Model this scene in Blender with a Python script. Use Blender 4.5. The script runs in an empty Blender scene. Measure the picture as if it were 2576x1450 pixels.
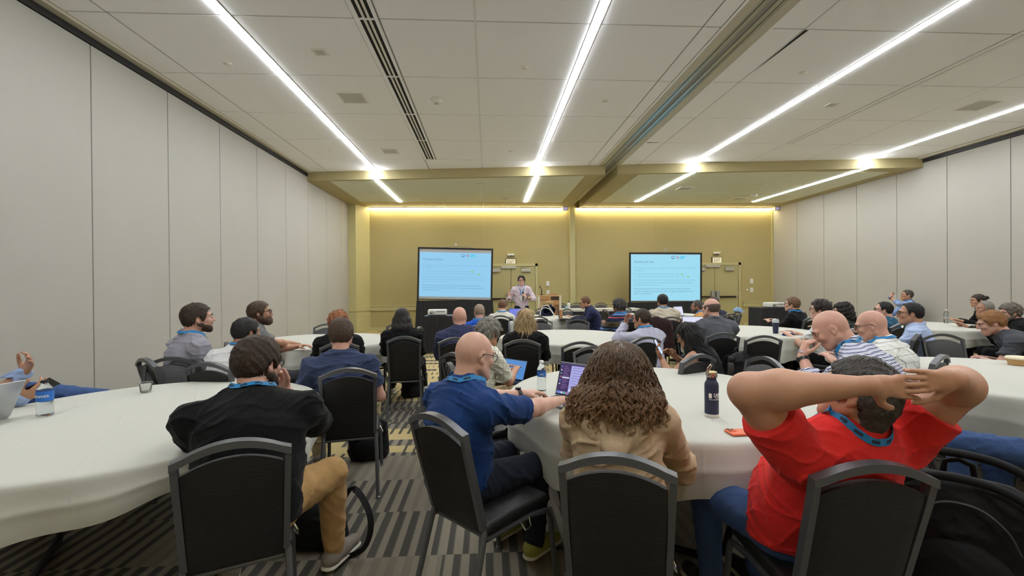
import bpy, bmesh, math, random
import numpy as np
from mathutils import Vector, Matrix

random.seed(7); RNG = np.random.default_rng(7)
scn = bpy.context.scene
col = scn.collection

# ------------------------------------------------------------------ camera, world, exposure
cd = bpy.data.cameras.new('camera'); cam = bpy.data.objects.new('camera', cd); col.objects.link(cam)
cd.sensor_width = 36.0; cd.lens = 36.0 * 1120.0 / 2576.0; cd.clip_start = 0.05; cd.clip_end = 100
cam.matrix_world = Matrix(((0.99848156, 0.00813084, -0.05448357, 0.0),
                           (-0.05451642, 0.0038742, -0.99850536, 0.0),
                           (-0.00790761, 0.99995944, 0.00431158, 1.5),
                           (0, 0, 0, 1)))
scn.camera = cam
w = bpy.data.worlds.new('world'); scn.world = w; w.use_nodes = True
w.node_tree.nodes['Background'].inputs[0].default_value = (0.05, 0.05, 0.05, 1)
w.node_tree.nodes['Background'].inputs[1].default_value = 0.0
vs = scn.view_settings
vs.view_transform = 'Standard'; vs.look = 'None'; vs.gamma = 1.0; vs.use_curve_mapping = False
vs.exposure = 0.0
STRIP_POWER = 59.0
COVE_POWER = 26.0
scn.cycles.max_bounces = 8
scn.cycles.diffuse_bounces = 5

# ------------------------------------------------------------------ materials
def lin(c):
    return tuple(((v / 255) / 12.92 if v / 255 <= 0.04045 else ((v / 255 + 0.055) / 1.055) ** 2.4) for v in c) + (1,)

class NT:
    """small wrapper to wire node materials"""
    def __init__(s, name):
        s.m = bpy.data.materials.new(name); s.m.use_nodes = True
        s.t = s.m.node_tree; s.b = s.t.nodes['Principled BSDF']
    def n(s, typ, **kw):
        nd = s.t.nodes.new(typ)
        for k, v in kw.items():
            if k.startswith('i_'):
                nd.inputs[int(k[2:]) if k[2:].isdigit() else k[2:]].default_value = v
            else:
                setattr(nd, k, v)
        return nd
    def l(s, a, b): s.t.links.new(a, b)
    def set(s, **kw):
        for k, v in kw.items(): s.b.inputs[k.replace('_', ' ')].default_value = v
    def coord(s, out='Object'):
        return s.n('ShaderNodeTexCoord').outputs[out]
    def math(s, op, a, b=None, c=None):
        nd = s.n('ShaderNodeMath', operation=op)
        for i, v in enumerate((a, b, c)):
            if v is None: continue
            if hasattr(v, 'links'): s.l(v, nd.inputs[i])
            else: nd.inputs[i].default_value = v
        return nd.outputs[0]
    def noise(s, vec, scale, detail=3, rough=0.55):
        nd = s.n('ShaderNodeTexNoise'); nd.inputs['Scale'].default_value = scale
        nd.inputs['Detail'].default_value = detail; nd.inputs['Roughness'].default_value = rough
        if vec is not None: s.l(vec, nd.inputs['Vector'])
        return nd.outputs[0]
    def mixc(s, fac, a, b):
        nd = s.n('ShaderNodeMix', data_type='RGBA')
        for sock, v in ((nd.inputs[0], fac), (nd.inputs[6], a), (nd.inputs[7], b)):
            if hasattr(v, 'links'): s.l(v, sock)
            else: sock.default_value = v
        return nd.outputs[2]
    def ramp(s, fac, stops):
        nd = s.n('ShaderNodeValToRGB'); e = nd.color_ramp.elements
        while len(e) < len(stops): e.new(0.5)
        for el, (p, c) in zip(e, stops): el.position = p; el.color = c
        s.l(fac, nd.inputs[0]); return nd.outputs[0]
    def bump(s, h, strength=0.3, dist=0.01):
        nd = s.n('ShaderNodeBump'); nd.inputs['Strength'].default_value = strength; nd.inputs['Distance'].default_value = dist
        s.l(h, nd.inputs['Height']); s.l(nd.outputs[0], s.b.inputs['Normal'])

MATS = {}
def simple(name, rgb, rough=0.6, metal=0.0, var=0.0, scale=20.0, bump=0.0, bscale=200.0, spec=0.5, sheen=0.0, sss=0.0):
    if name in MATS: return MATS[name]
    t = NT(name); c = lin(rgb)
    t.set(Base_Color=c, Roughness=rough, Metallic=metal)
    t.b.inputs['Specular IOR Level'].default_value = spec
    if sheen: t.b.inputs['Sheen Weight'].default_value = sheen; t.b.inputs['Sheen Roughness'].default_value = 0.5
    if sss:
        t.b.inputs['Subsurface Weight'].default_value = sss
        t.b.inputs['Subsurface Radius'].default_value = (0.012, 0.005, 0.003)
        t.b.inputs['Subsurface Scale'].default_value = 1.0
    co = None
    if var or bump: co = t.coord()
    if var:
        f = t.noise(co, scale)
        a = tuple(min(1, v * (1 + var)) for v in c[:3]) + (1,); b = tuple(v * (1 - var) for v in c[:3]) + (1,)
        t.l(t.mixc(f, b, a), t.b.inputs['Base Color'])
    if bump:
        t.bump(t.noise(co, bscale, 2), bump, 0.004)
    MATS[name] = t.m
    return t.m

def emit(name, rgb, strength, base=None):
    t = NT(name); c = lin(rgb)
    t.set(Base_Color=base or c, Roughness=0.5)
    t.b.inputs['Emission Color'].default_value = c; t.b.inputs['Emission Strength'].default_value = strength
    MATS[name] = t.m
    return t.m

# ------------------------------------------------------------------ mesh helpers
def mesh_obj(name, verts, faces, mat, parent=None, smooth=False):
    me = bpy.data.meshes.new(name)
    me.from_pydata([tuple(v) for v in verts], [], faces)
    if mat is not None: me.materials.append(mat)
    if smooth: me.polygons.foreach_set('use_smooth', [True] * len(me.polygons))
    me.update()
    o = bpy.data.objects.new(name, me); col.objects.link(o)
    if parent is not None: o.parent = parent
    return o

def fast_mesh(name, V, Q, mat, parent=None, smooth=True):
    """numpy verts (n,3) and quads (m,4) or tris (m,3)"""
    me = bpy.data.meshes.new(name); k = Q.shape[1]
    me.vertices.add(len(V)); me.vertices.foreach_set('co', V.astype(np.float32).ravel())
    me.loops.add(Q.size); me.loops.foreach_set('vertex_index', Q.astype(np.int32).ravel())
    me.polygons.add(len(Q)); me.polygons.foreach_set('loop_start', np.arange(0, Q.size, k, dtype=np.int32))
    me.polygons.foreach_set('loop_total', np.full(len(Q), k, dtype=np.int32))
    if smooth: me.polygons.foreach_set('use_smooth', np.ones(len(Q), dtype=bool))
    me.update(calc_edges=True); me.validate()
    if mat is not None: me.materials.append(mat)
    o = bpy.data.objects.new(name, me); col.objects.link(o)
    if parent is not None: o.parent = parent
    return o

class MB:
    """collects boxes, tubes, lathes, prisms into one mesh"""
    def __init__(s): s.v = []; s.f = []
    def add(s, v, f):
        k = len(s.v); s.v += [tuple(p) for p in v]; s.f += [tuple(i + k for i in q) for q in f]; return s
    def box(s, lo, hi, M=None):
        x0, y0, z0 = lo; x1, y1, z1 = hi
        v = [(x0,y0,z0),(x1,y0,z0),(x1,y1,z0),(x0,y1,z0),(x0,y0,z1),(x1,y0,z1),(x1,y1,z1),(x0,y1,z1)]
        if M is not None: v = [M @ Vector(p) for p in v]
        return s.add(v, [(0,3,2,1),(4,5,6,7),(0,1,5,4),(1,2,6,5),(2,3,7,6),(3,0,4,7)])
    def bbox(s, lo, hi, b=0.01, M=None, seg=2):
        """box with rounded edges"""
        bm = bmesh.new()
        bmesh.ops.create_cube(bm, size=1)
        for vv in bm.verts:
            vv.co = Vector([(lo[i] + hi[i]) / 2 + vv.co[i] * (hi[i] - lo[i]) for i in range(3)])
        bmesh.ops.bevel(bm, geom=bm.edges[:], offset=b, segments=seg, affect='EDGES', profile=0.5)
        bm.verts.index_update()
        v = [vv.co if M is None else M @ vv.co for vv in bm.verts]
        f = [[q.index for q in ff.verts] for ff in bm.faces]
        s.add(v, f); bm.free(); return s
    def prism(s, poly, z0, z1):
        n = len(poly)
        v = [(x, y, z0) for x, y in poly] + [(x, y, z1) for x, y in poly]
        f = [tuple(reversed(range(n))), tuple(range(n, 2 * n))] + [(i, (i + 1) % n, n + (i + 1) % n, n + i) for i in range(n)]
        return s.add(v, f)
    def tube(s, pts, r, n=8, cap=True, flat=None):
        """sweep along points; r float or list; flat=(w,h) gives a rectangular bar"""
        pts = [Vector(p) for p in pts]; m = len(pts)
        rs = r if isinstance(r, (list, tuple)) else [r] * m
        rings = []; up = None
        for i in range(m):
            t = (pts[min(i + 1, m - 1)] - pts[max(i - 1, 0)]).normalized()
            if up is None:
                up = Vector((0, 0, 1)) if abs(t.z) < 0.9 else Vector((1, 0, 0))
            a = t.cross(up).normalized(); up = a.cross(t).normalized()
            if flat:
                wv, hv = flat
                ring = [pts[i] + a * (sx * wv / 2) + up * (sy * hv / 2) for sx, sy in ((-1,-1),(1,-1),(1,1),(-1,1))]
            else:
                ring = [pts[i] + (a * math.cos(2*math.pi*k/n) + up * math.sin(2*math.pi*k/n)) * rs[i] for k in range(n)]
            rings.append(ring)
        k = len(rings[0]); v = [p for rg in rings for p in rg]; f = []
        for i in range(m - 1):
            for j in range(k):
                f.append((i*k+j, i*k+(j+1) % k, (i+1)*k+(j+1) % k, (i+1)*k+j))
        if cap: f.append(tuple(reversed(range(k)))); f.append(tuple(range((m-1)*k, m*k)))
        return s.add(v, f)
    def lathe(s, prof, c=(0, 0, 0), n=20, M=None):
        """profile list of (r,z)"""
        v = []; f = []; m = len(prof)
        for r, z in prof:
            for k in range(n):
                a = 2 * math.pi * k / n
                p = Vector((c[0] + r * math.cos(a), c[1] + r * math.sin(a), c[2] + z))
                v.append(M @ p if M is not None else p)
        for i in range(m - 1):
            for k in range(n):
                f.append((i*n+k, i*n+(k+1) % n, (i+1)*n+(k+1) % n, (i+1)*n+k))
        f.append(tuple(reversed(range(n)))); f.append(tuple(range((m-1)*n, m*n)))
        return s.add(v, f)
    def build(s, name, mat, parent=None, smooth=False):
        return mesh_obj(name, s.v, s.f, mat, parent, smooth)

def smooth_pts(pts, n=6):
    P = [Vector(p) for p in pts]; P = [P[0] * 2 - P[1]] + P + [P[-1] * 2 - P[-2]]; out = []
    for i in range(1, len(P) - 2):
        for k in range(n):
            t = k / n; a, b, c, d = P[i - 1], P[i], P[i + 1], P[i + 2]
            out.append(.5 * ((2 * b) + (c - a) * t + (2 * a - 5 * b + 4 * c - d) * t * t + (3 * b - a - 3 * c + d) * t ** 3))
    return out + [P[-2]]

def thing(name, label, cat, loc=(0, 0, 0), rz=0.0, group=None):
    o = bpy.data.objects.new(name, None); col.objects.link(o)
    o.location = loc; o.rotation_euler = (0, 0, rz); o.empty_display_size = 0.1
    o['label'] = label; o['category'] = cat
    if group: o['group'] = group
    return o
def tag(o, label, cat, group=None):
    o['label'] = label; o['category'] = cat
    if group: o['group'] = group
    return o
def struct(o): o['kind'] = 'structure'; return o
def stuff(o): o['kind'] = 'stuff'; return o
def shade_auto(o, ang=40):
    me = o.data
    me.polygons.foreach_set('use_smooth', [True] * len(me.polygons))
    try: me.set_sharp_from_angle(angle=math.radians(ang))
    except Exception: pass
    return o
def copy_tree(o, parent=None):
    c = o.copy(); col.objects.link(c); c.parent = parent
    for ch in list(o.children): copy_tree(ch, c)
    return c

# lettering as flat mesh
def text_mesh(name, body, size, mat, parent, M, align='LEFT', width=None, extrude=0.0008):
    cu = bpy.data.curves.new(name, 'FONT'); cu.body = body; cu.size = size; cu.align_x = align; cu.extrude = extrude
    o = bpy.data.objects.new(name, cu); col.objects.link(o)
    dg = bpy.context.evaluated_depsgraph_get()
    me = bpy.data.meshes.new_from_object(o.evaluated_get(dg))
    bpy.data.objects.remove(o); bpy.data.curves.remove(cu)
    me.name = name
    xs = [v.co.x for v in me.vertices]
    sx = 1.0
    if width and xs: sx = width / max(1e-6, (max(xs) - min(xs)))
    for v in me.vertices: v.co.x *= sx
    me.transform(M); me.materials.clear(); me.materials.append(mat)
    ob = bpy.data.objects.new(name, me); col.objects.link(ob); ob.parent = parent
    return ob
# ------------------------------------------------------------------ the room
XL, XR, YB, YF = -4.6, 10.3, 15.5, -2.6
ZC, ZL = 4.45, 4.23

def fabric_panel(name, rgb, dirt=True):
    t = NT(name); co = t.coord(); geo = t.n('ShaderNodeNewGeometry')
    c = lin(rgb)
    f = t.noise(co, 180, 2); g = t.noise(co, 1.3, 2)
    a = t.mixc(f, tuple(v * .86 for v in c[:3]) + (1,), tuple(v * 1.12 for v in c[:3]) + (1,))
    b = t.mixc(t.math('MULTIPLY', g, 0.25), a, lin((rgb[0] * .86, rgb[1] * .83, rgb[2] * .78)))
    t.l(b, t.b.inputs['Base Color']); t.set(Roughness=0.9)
    t.b.inputs['Specular IOR Level'].default_value = 0.15
    t.bump(t.noise(co, 320, 1), 0.25, 0.003)
    return t.m
M_PANEL = fabric_panel('panel_fabric', (174, 172, 165))
M_KHAKI = fabric_panel('wall_vinyl_khaki', (181, 168, 119))
M_TRIMK = simple('trim_khaki_paint', (186, 177, 128), 0.45, var=.05, scale=3)
M_DOORK = simple('door_khaki_paint', (176, 167, 118), 0.4, var=.04, scale=2)
M_TAN = simple('soffit_tan_paint', (174, 162, 120), 0.7, var=.03, scale=4)
M_TILE = simple('ceiling_tile_white', (248, 249, 251), 0.9, var=.03, scale=60, bump=.12, bscale=350, spec=.2)
M_TILE2 = simple('ceiling_tile_khaki', (218, 220, 200), 0.9, var=.03, scale=60, bump=.12, bscale=350, spec=.2)
M_GRID = simple('ceiling_grid_metal', (150, 149, 145), 0.6)
M_DARK = simple('dark_recess', (16, 15, 15), 0.8)
M_TRACK = simple('track_painted_metal', (196, 190, 172), 0.5)
M_METAL = simple('brushed_aluminium', (180, 182, 184), 0.35, 0.9)
M_WHITE = simple('white_plastic', (226, 224, 216), 0.45)
M_STRIP = emit('light_strip_diffuser', (247, 251, 255), STRIP_POWER)
M_COVE = emit('cove_light_warm', (255, 238, 190), COVE_POWER)
M_BLACK = simple('black_plastic', (18, 18, 19), 0.45)
M_CHROME = simple('chrome', (215, 215, 218), 0.15, 1.0)

# carpet
def carpet_mat():
    t = NT('carpet_modular'); co = t.coord()
    sx = t.n('ShaderNodeSeparateXYZ'); t.l(co, sx.inputs[0]); X, Y = sx.outputs[0], sx.outputs[1]
    row = t.math('FLOOR', t.math('DIVIDE', t.math('ADD', Y, 0.0), 0.5))
    colm = t.math('FLOOR', t.math('DIVIDE', X, 1.0))
    def rnd(seed, a=row, b=None):
        w1 = t.n('ShaderNodeTexWhiteNoise', noise_dimensions='2D')
        cb = t.n('ShaderNodeCombineXYZ'); t.l(t.math('ADD', a, seed), cb.inputs[0])
        if b is not None: t.l(b, cb.inputs[1])
        t.l(cb.outputs[0], w1.inputs[0]); return w1.outputs[0]
    cellx = t.math('FLOOR', t.math('DIVIDE', t.math('ADD', X, t.math('MULTIPLY', rnd(3.3), 1.0)), 0.5))
    # stripes run away from the camera along Y
    ph = rnd(1.7)
    st = t.math('FRACT', t.math('DIVIDE', t.math('ADD', X, t.math('MULTIPLY', ph, 0.09)), 0.0885))
    spk = t.noise(co, 240, 2, .7)
    wdt = t.math('ADD', 0.40, t.math('MULTIPLY', rnd(9.1, row, cellx), 0.16))
    edge = t.math('ADD', wdt, t.math('MULTIPLY', t.math('SUBTRACT', spk, 0.5), 0.55))
    dark = t.math('LESS_THAN', st, edge)
    # zones: beyond y=4 the yellow bands come in
    sub = t.math('FLOOR', t.math('DIVIDE', Y, 0.17))
    # step the bands in and out so that they read as offset blocks
    jig = t.math('FLOOR', t.math('DIVIDE', t.math('ADD', X, t.math('MULTIPLY', rnd(5.2, sub), 0.7)), 0.7))
    pick = rnd(11.4, sub, jig)
    zone = t.math('GREATER_THAN', Y, 4.0)
    far = t.math('GREATER_THAN', Y, 5.9)
    thr = t.math('SUBTRACT', 0.66, t.math('MULTIPLY', far, 0.36))
    yel = t.math('MULTIPLY', zone, t.math('GREATER_THAN', pick, thr))
    inv = t.math('MULTIPLY', zone, t.math('LESS_THAN', pick, 0.26))
    patch = t.math('GREATER_THAN', t.noise(co, 0.55, 2), 0.44)
    grey_l = lin((118, 110, 96)); grey_d = lin((58, 56, 53)); yellow = lin((190, 163, 104)); pale = lin((150, 140, 115))
    n2 = t.noise(co, 420, 2, .7)
    g1 = t.mixc(n2, lin((104, 98, 87)), lin((172, 162, 144)))
    d1 = t.mixc(n2, lin((36, 36, 37)), lin((112, 108, 100)))
    y1 = t.mixc(n2, lin((160, 142, 96)), lin((220, 200, 148)))
    base = t.mixc(yel, g1, y1)
    thin = t.math('LESS_THAN', st, t.math('SUBTRACT', edge, t.math('MULTIPLY', yel, 0.22)))
    d_in = t.math('SUBTRACT', 1.0, t.math('LESS_THAN', st, 0.24))
    mask = t.math('ADD', t.math('MULTIPLY', inv, d_in), t.math('MULTIPLY', t.math('SUBTRACT', 1.0, inv), thin))
    # yellow bands mostly keep their stripes as pale lines
    keep = t.math('SUBTRACT', 1.0, t.math('MULTIPLY', yel, t.math('GREATER_THAN', rnd(7.7, sub, jig), 0.35)))
    mask = t.math('MULTIPLY', mask, keep)
    # some plain grey tiles
    plain = t.math('MULTIPLY', t.math('GREATER_THAN', rnd(21.0, row, cellx), 0.86), t.math('SUBTRACT', 1.0, zone))
    mask = t.math('MULTIPLY', mask, t.math('SUBTRACT', 1.0, t.math('MULTIPLY', plain, 0.75)))
    c = t.mixc(mask, base, d1)
    t.l(c, t.b.inputs['Base Color']); t.set(Roughness=0.95)
    t.b.inputs['Specular IOR Level'].default_value = 0.1
    t.bump(t.noise(co, 500, 2), 0.5, 0.006)
    return t.m
M_CARPET = carpet_mat()
fl = struct(MB().box((XL - .2, YF - .2, -0.1), (XR + .2, YB + .3, 0)).build('floor', M_CARPET))

# left and right operable walls : one panel object per leaf, black gap behind them
def panel_wall(name, x, side, ys):
    root = struct(MB().box((x, YF, 0), (x + .15 * side, YB, 4.6)).build(name, M_DARK) if True else None)
    me = None
    top = 4.33
    for i in range(len(ys) - 1):
        y0, y1 = ys[i] + .006, ys[i + 1] - .006
        m = MB().bbox((min(x, x - side * .035), y0, 0.012), (max(x, x - side * .035), y1, top), 0.006)
        o = m.build('panel', M_PANEL, root)
        s = MB().box((min(x, x - side*.037), y0 + .004, 0.012), (max(x, x - side*.037), y1 - .004, 0.10)).build('bottom_sweep', M_DARK, o)
    return root
ysL = [15.44, 14.21, 12.95, 11.64, 10.39, 9.13, 7.90, 6.66, 5.42, 4.17, 2.92, 1.67, .42, -.83, -2.08, -2.6][::-1]
ysR = [15.5, 14.25, 13.07, 11.855, 10.64, 9.415, 8.2, 6.96, 5.72, 4.48, 3.24, 2.0, .76, -.48, -1.72, -2.6][::-1]
wl = panel_wall('wall_left', XL - .035 + .035, -1, ysL)
wr = panel_wall('wall_right', XR, 1, ysR)

# back wall and the wall behind the camera
wb = struct(MB().box((XL - .15, YB, 0), (XR + .15, YB + .15, 4.6)).build('wall_back', M_KHAKI))
for x in (-4.08, -.115, 5.86, 10.24):          # vinyl seams as shallow beads
    MB().box((x - .004, YB - .004, .12), (x + .004, YB, 4.2)).build('seam', M_TRIMK, wb)
wf = struct(MB().box((XL - .15, YF - .15, 0), (XR + .15, YF, 4.6)).build('wall_front', M_KHAKI))
# pilaster at the left end, jamb at the divider, edge post at the right
pil = struct(MB().prism([(-4.6, 14.9), (-4.32, 14.9), (-4.02, 15.5), (-4.6, 15.5)], 0, 4.3).build('trim_1', M_TRIMK))
MB().prism([(-4.6, 14.88), (-4.31, 14.88), (-4.0, 15.49), (-4.02, 15.5), (-4.6, 15.5)], .70, .86).build('chair_rail', M_TRIMK, pil)
MB().prism([(-4.6, 14.88), (-4.31, 14.88), (-4.0, 15.49), (-4.02, 15.5), (-4.6, 15.5)], 0, .13).build('plinth', M_TRIMK, pil)
jm = struct(MB().box((2.88, YB - .07, 0), (3.07, YB, 4.3)).build('trim_2', M_TRIMK))
struct(MB().box((10.2, YB - .05, 0), (10.26, YB, 4.3)).build('trim_3', M_TRIMK))
# chair rail and baseboard between the doors
segs = [(-4.0, -.15), (1.76, 2.88), (3.07, 7.0), (9.13, 10.2)]
for i, (a, b) in enumerate(segs):
    r = struct(MB().box((a, YB - .03, .70), (b, YB, .86)).build('trim_%d' % (4 + i), M_TRIMK))
    MB().box((a, YB - .045, .84), (b, YB, .87)).build('cap_molding', M_TRIMK, r)
    MB().box((a, YB - .04, .69), (b, YB, .71)).build('lower_bead', M_TRIMK, r)
    bb = struct(MB().box((a, YB - .02, 0), (b, YB, .12)).build('baseboard_%s' % ['left', 'middle', 'centre', 'right'][i], M_TRIMK))

# doors: double leaves with panic bars and closers
def double_door(name, xc, wl_, wr_, ztop):
    x0, x1 = xc - wl_, xc + wr_
    d = struct(MB().box((x0, YB - .012, 0), (x1, YB - .002, ztop)).build(name, M_DARK))
    fr = MB()
    fr.box((x0 - .09, YB - .06, 0), (x0 - .005, YB, ztop + .09)); fr.box((x1 + .005, YB - .06, 0), (x1 + .09, YB, ztop + .09))
    fr.box((x0 - .09, YB - .06, ztop), (x1 + .09, YB, ztop + .09))
    fr.build('door_frame', M_TRIMK, d)
    for s, a, b in ((-1, x0, xc), (1, xc, x1)):
        lf = MB().bbox((a + .006, YB - .045, .01), (b - .006, YB - .014, ztop - .01), .004).build('door_leaf', M_DOORK, d)
        bar = MB(); 
        bar.bbox((a + .10, YB - .115, 1.03), (b - .10, YB - .085, 1.09), .006)
        bar.build('push_bar', simple('panic_bar_dark', (62, 54, 44), .35, .7), lf)
        e = MB()
        cx = b - .09 if s < 0 else a + .09
        e.bbox((cx - .06, YB - .12, .95), (cx + .06, YB - .046, 1.27), .012)
        hx = a + .1 if s < 0 else b - .1
        e.bbox((hx - .03, YB - .12, 1.02), (hx + .03, YB - .046, 1.10), .008)
        e.build('latch_case', M_METAL, lf)
        c = MB().bbox((xc + s * .52 - .16, YB - .13, ztop - .20), (xc + s * .52 + .16, YB - .046, ztop - .09), .008)
        c.build('door_closer', simple('closer_silver', (186, 184, 172), .4, .5), lf)
        MB().tube([(xc + s * .60, YB - .1, ztop - .09), (xc + s * .62, YB - .12, ztop - .05), (xc + s * .30, YB - .2, ztop - .045), (xc + s * .42, YB - .07, ztop - .04)], .012, 6).build('closer_arm', M_METAL, lf)
        hg = MB()
        for z in (.3, 1.1, 1.9): hg.tube([((a if s < 0 else b), YB - .05, z), ((a if s < 0 else b), YB - .05, z + .11)], .012, 6)
        hg.build('hinge', M_METAL, lf)
    MB().bbox((xc - .33, YB - .11, ztop - .08), (xc + .18, YB - .06, ztop + .01), .006).build('header_holder', simple('closer_silver', (186, 184, 172)), d)
    return d
double_door('door_1', .81, .86, .845, 2.19)
double_door('door_2', 8.08, .86, .87, 2.19)

# ------------------------------------------------------------------ main ceiling of square tiles
ceil = struct(MB().box((XL - .1, YF - .1, ZC + .011), (XR + .1, 11.9, ZC + .15)).build('ceiling', M_GRID))
def tile(poly, z, mat, th=.0105, parent=ceil):
    c = np.mean(np.array(poly), 0); n = len(poly)
    ins = [tuple(np.array(p) + (c - np.array(p)) / max(1e-6, np.linalg.norm(c - np.array(p))) * .006) for p in poly]
    v = [(x, y, z) for x, y in ins] + [(x, y, z + .005) for x, y in poly] + [(x, y, z + th) for x, y in poly]
    f = [tuple(range(n))[::-1]]
    for k in (0, n):
        f += [(k + i, k + (i + 1) % n, k + n + (i + 1) % n, k + n + i) for i in range(n)]
    return mesh_obj('tile', v, f, mat, parent)
G = .008
def soff_y(x): return 11.62 - .1121 * (x + 4.6)
ylines = [-2.6, -1.82, -.46, .90, 2.26, 3.62, 4.98, 6.33, 7.70, 9.06, 10.42, 11.9]
LW = .055   # half width of the light strips
cols = [(-4.45, -4.03), (-4.03, -2.80 - LW), (-2.80 + LW, -1.44), (-1.17, -.115), (-.115, 1.241 - LW), (1.241 + LW, 2.485), (2.485, 2.70),
        (3.30, 3.69), (3.69, 5.0 - LW), (5.0 + LW, 6.30), (6.46, 7.61), (7.61, 8.98 - LW), (8.98 + LW, 10.12)]
for (xa, xb) in cols:
    for i in range(len(ylines) - 1):
        ya, yb = ylines[i], ylines[i + 1]
        fa, fb = soff_y(xa) + .02, soff_y(xb) + .02
        xa_ = xa
        if xa == 6.46 and i >= 9: xa_ = 6.30
        if xa == -1.17 and i >= 10: xa_ = -1.44
        if ya + .03 > min(fa, fb): continue
        poly = [(xa_ + G, ya + G), (xb - G, ya + G), (xb - G, min(yb - G, fb)), (xa_ + G, min(yb - G, fa))]
        tile(poly, ZC, M_TILE)
for x_ in (-.115,):
    MB().box((x_ - .014, YF, ZC - .003), (x_ + .014, 10.95, ZC + .008)).build('main_tee', simple('tee_white', (232, 232, 230), .5), ceil)
# edge mouldings and the hanging track of each movable wall
def edge_track(name, x, s):
    t = struct(MB().box((min(x, x - s*.16), YF, ZC - .005), (max(x, x - s*.16), 11.6, ZC + .03)).build(name, M_TRACK))
    MB().prism([(0, 0)] * 0 or [(min(x - s*.05, x - s*.145), YF), (max(x - s*.05, x - s*.145), YF), (max(x - s*.05, x - s*.145), 11.6), (min(x - s*.05, x - s*.145), 11.6)], ZC - .035, ZC - .004).build('track_lip', M_TRACK, t)
    MB().box((min(x, x - s*.05), YF, 4.335), (max(x, x - s*.05), 11.6, ZC)).build('track_channel', M_BLACK, t)
    return t
edge_track('trim_8', XL, -1); edge_track('trim_9', XR, 1)
# divider track across the middle of the ceiling
dv = struct(MB().box((2.70, YF, ZC - .004), (2.86, 15.3, ZC + .02)).box((3.14, YF, ZC - .004), (3.30, 15.3, ZC + .02)).build('trim_10', M_TRACK))
MB().box((2.70, YF, ZC - .012), (2.73, 10.9, ZC)).box((3.27, YF, ZC - .012), (3.30, 10.9, ZC)).build('track_bead', M_TILE, dv)
rl = MB()
for a, b in ((2.865, 2.885), (2.90, 2.955), (3.035, 3.095), (3.11, 3.135)): rl.box((a, YF, ZC - .002), (b, 15.3, ZC + .015))
rl.build('track_rail', simple('track_rail_steel', (170, 176, 174), .3, .8), dv)
MB().box((2.86, YF, ZC + .012), (3.14, 15.3, ZC + .03)).build('track_slot', M_DARK, dv)

# lower ceiling: two dropped blocks with a slanted front and their own tiles
lowg = []
for nm, xa, xb in (('soffit_left', XL, 2.90), ('soffit_right', 3.20, XR)):
    b = struct(MB().prism([(xa, soff_y(xa)), (xb, soff_y(xb)), (xb, 15.34), (xa, 15.34)], ZL + .004, 4.7).build('ceiling_' + nm, M_TAN))
    lowg.append(b)
    e = MB()   # bare plaster border round the tile field
    e.prism([(xa, soff_y(xa)), (xb, soff_y(xb)), (xb, soff_y(xb) + .10), (xa, soff_y(xa) + .10)], ZL - .006, ZL + .004)
    e.build('border', M_TAN, b)
xl_l = [(-4.03, -2.80 - LW), (-2.80 + LW, -1.41), (-1.41, -.115), (-.115, 1.241 - LW), (1.241 + LW, 2.45)]
xl_r = [(3.74, 4.93 - LW), (4.93 + LW, 6.28), (6.28, 7.56), (7.56, 8.87 - LW), (8.87 + LW, 9.9)]
yl = [10.42, 11.78, 13.15, 14.48, 15.34]
for b, xs_ in ((lowg[0], [(-4.55, -4.03)] + xl_l + [(2.45, 2.82)]), (lowg[1], [(3.28, 3.74)] + xl_r + [(9.9, 10.28)])):
    for xa, xb in xs_:
        edge_c = xa < -4.3 or xb > 10 or (xa, xb) in ((2.45, 2.82), (3.28, 3.74))
        for i in range(4):
            fa, fb = soff_y(xa) + .12, soff_y(xb) + .12
            ya, yb = yl[i], yl[i + 1]
            if yb - .05 < max(fa, fb): continue
            poly = [(xa + G * .6, max(ya + G * .6, fa)), (xb - G * .6, max(ya + G * .6, fb)), (xb - G * .6, yb - G * .6), (xa + G * .6, yb - G * .6)]
            tile(poly, ZL - .004, M_TAN if edge_c or i == 3 else M_TILE2, .012, b)
for b_, x_ in ((lowg[0], -1.41), (lowg[0], -.115), (lowg[1], 6.28)):
    MB().box((x_ - .012, soff_y(x_) + .12, ZL - .008), (x_ + .012, 15.34, ZL)).build('main_tee', M_TILE2, b_)
for xs_, y0 in ((2.87, 10.78), (3.23, 10.74)):
    t = MB().box((xs_ - .02, y0 + .01, ZL - .02), (xs_ + .02, 15.34, ZL + .02)).build('trim_%d' % (11 if xs_ < 3 else 12), M_TAN); struct(t)

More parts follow.
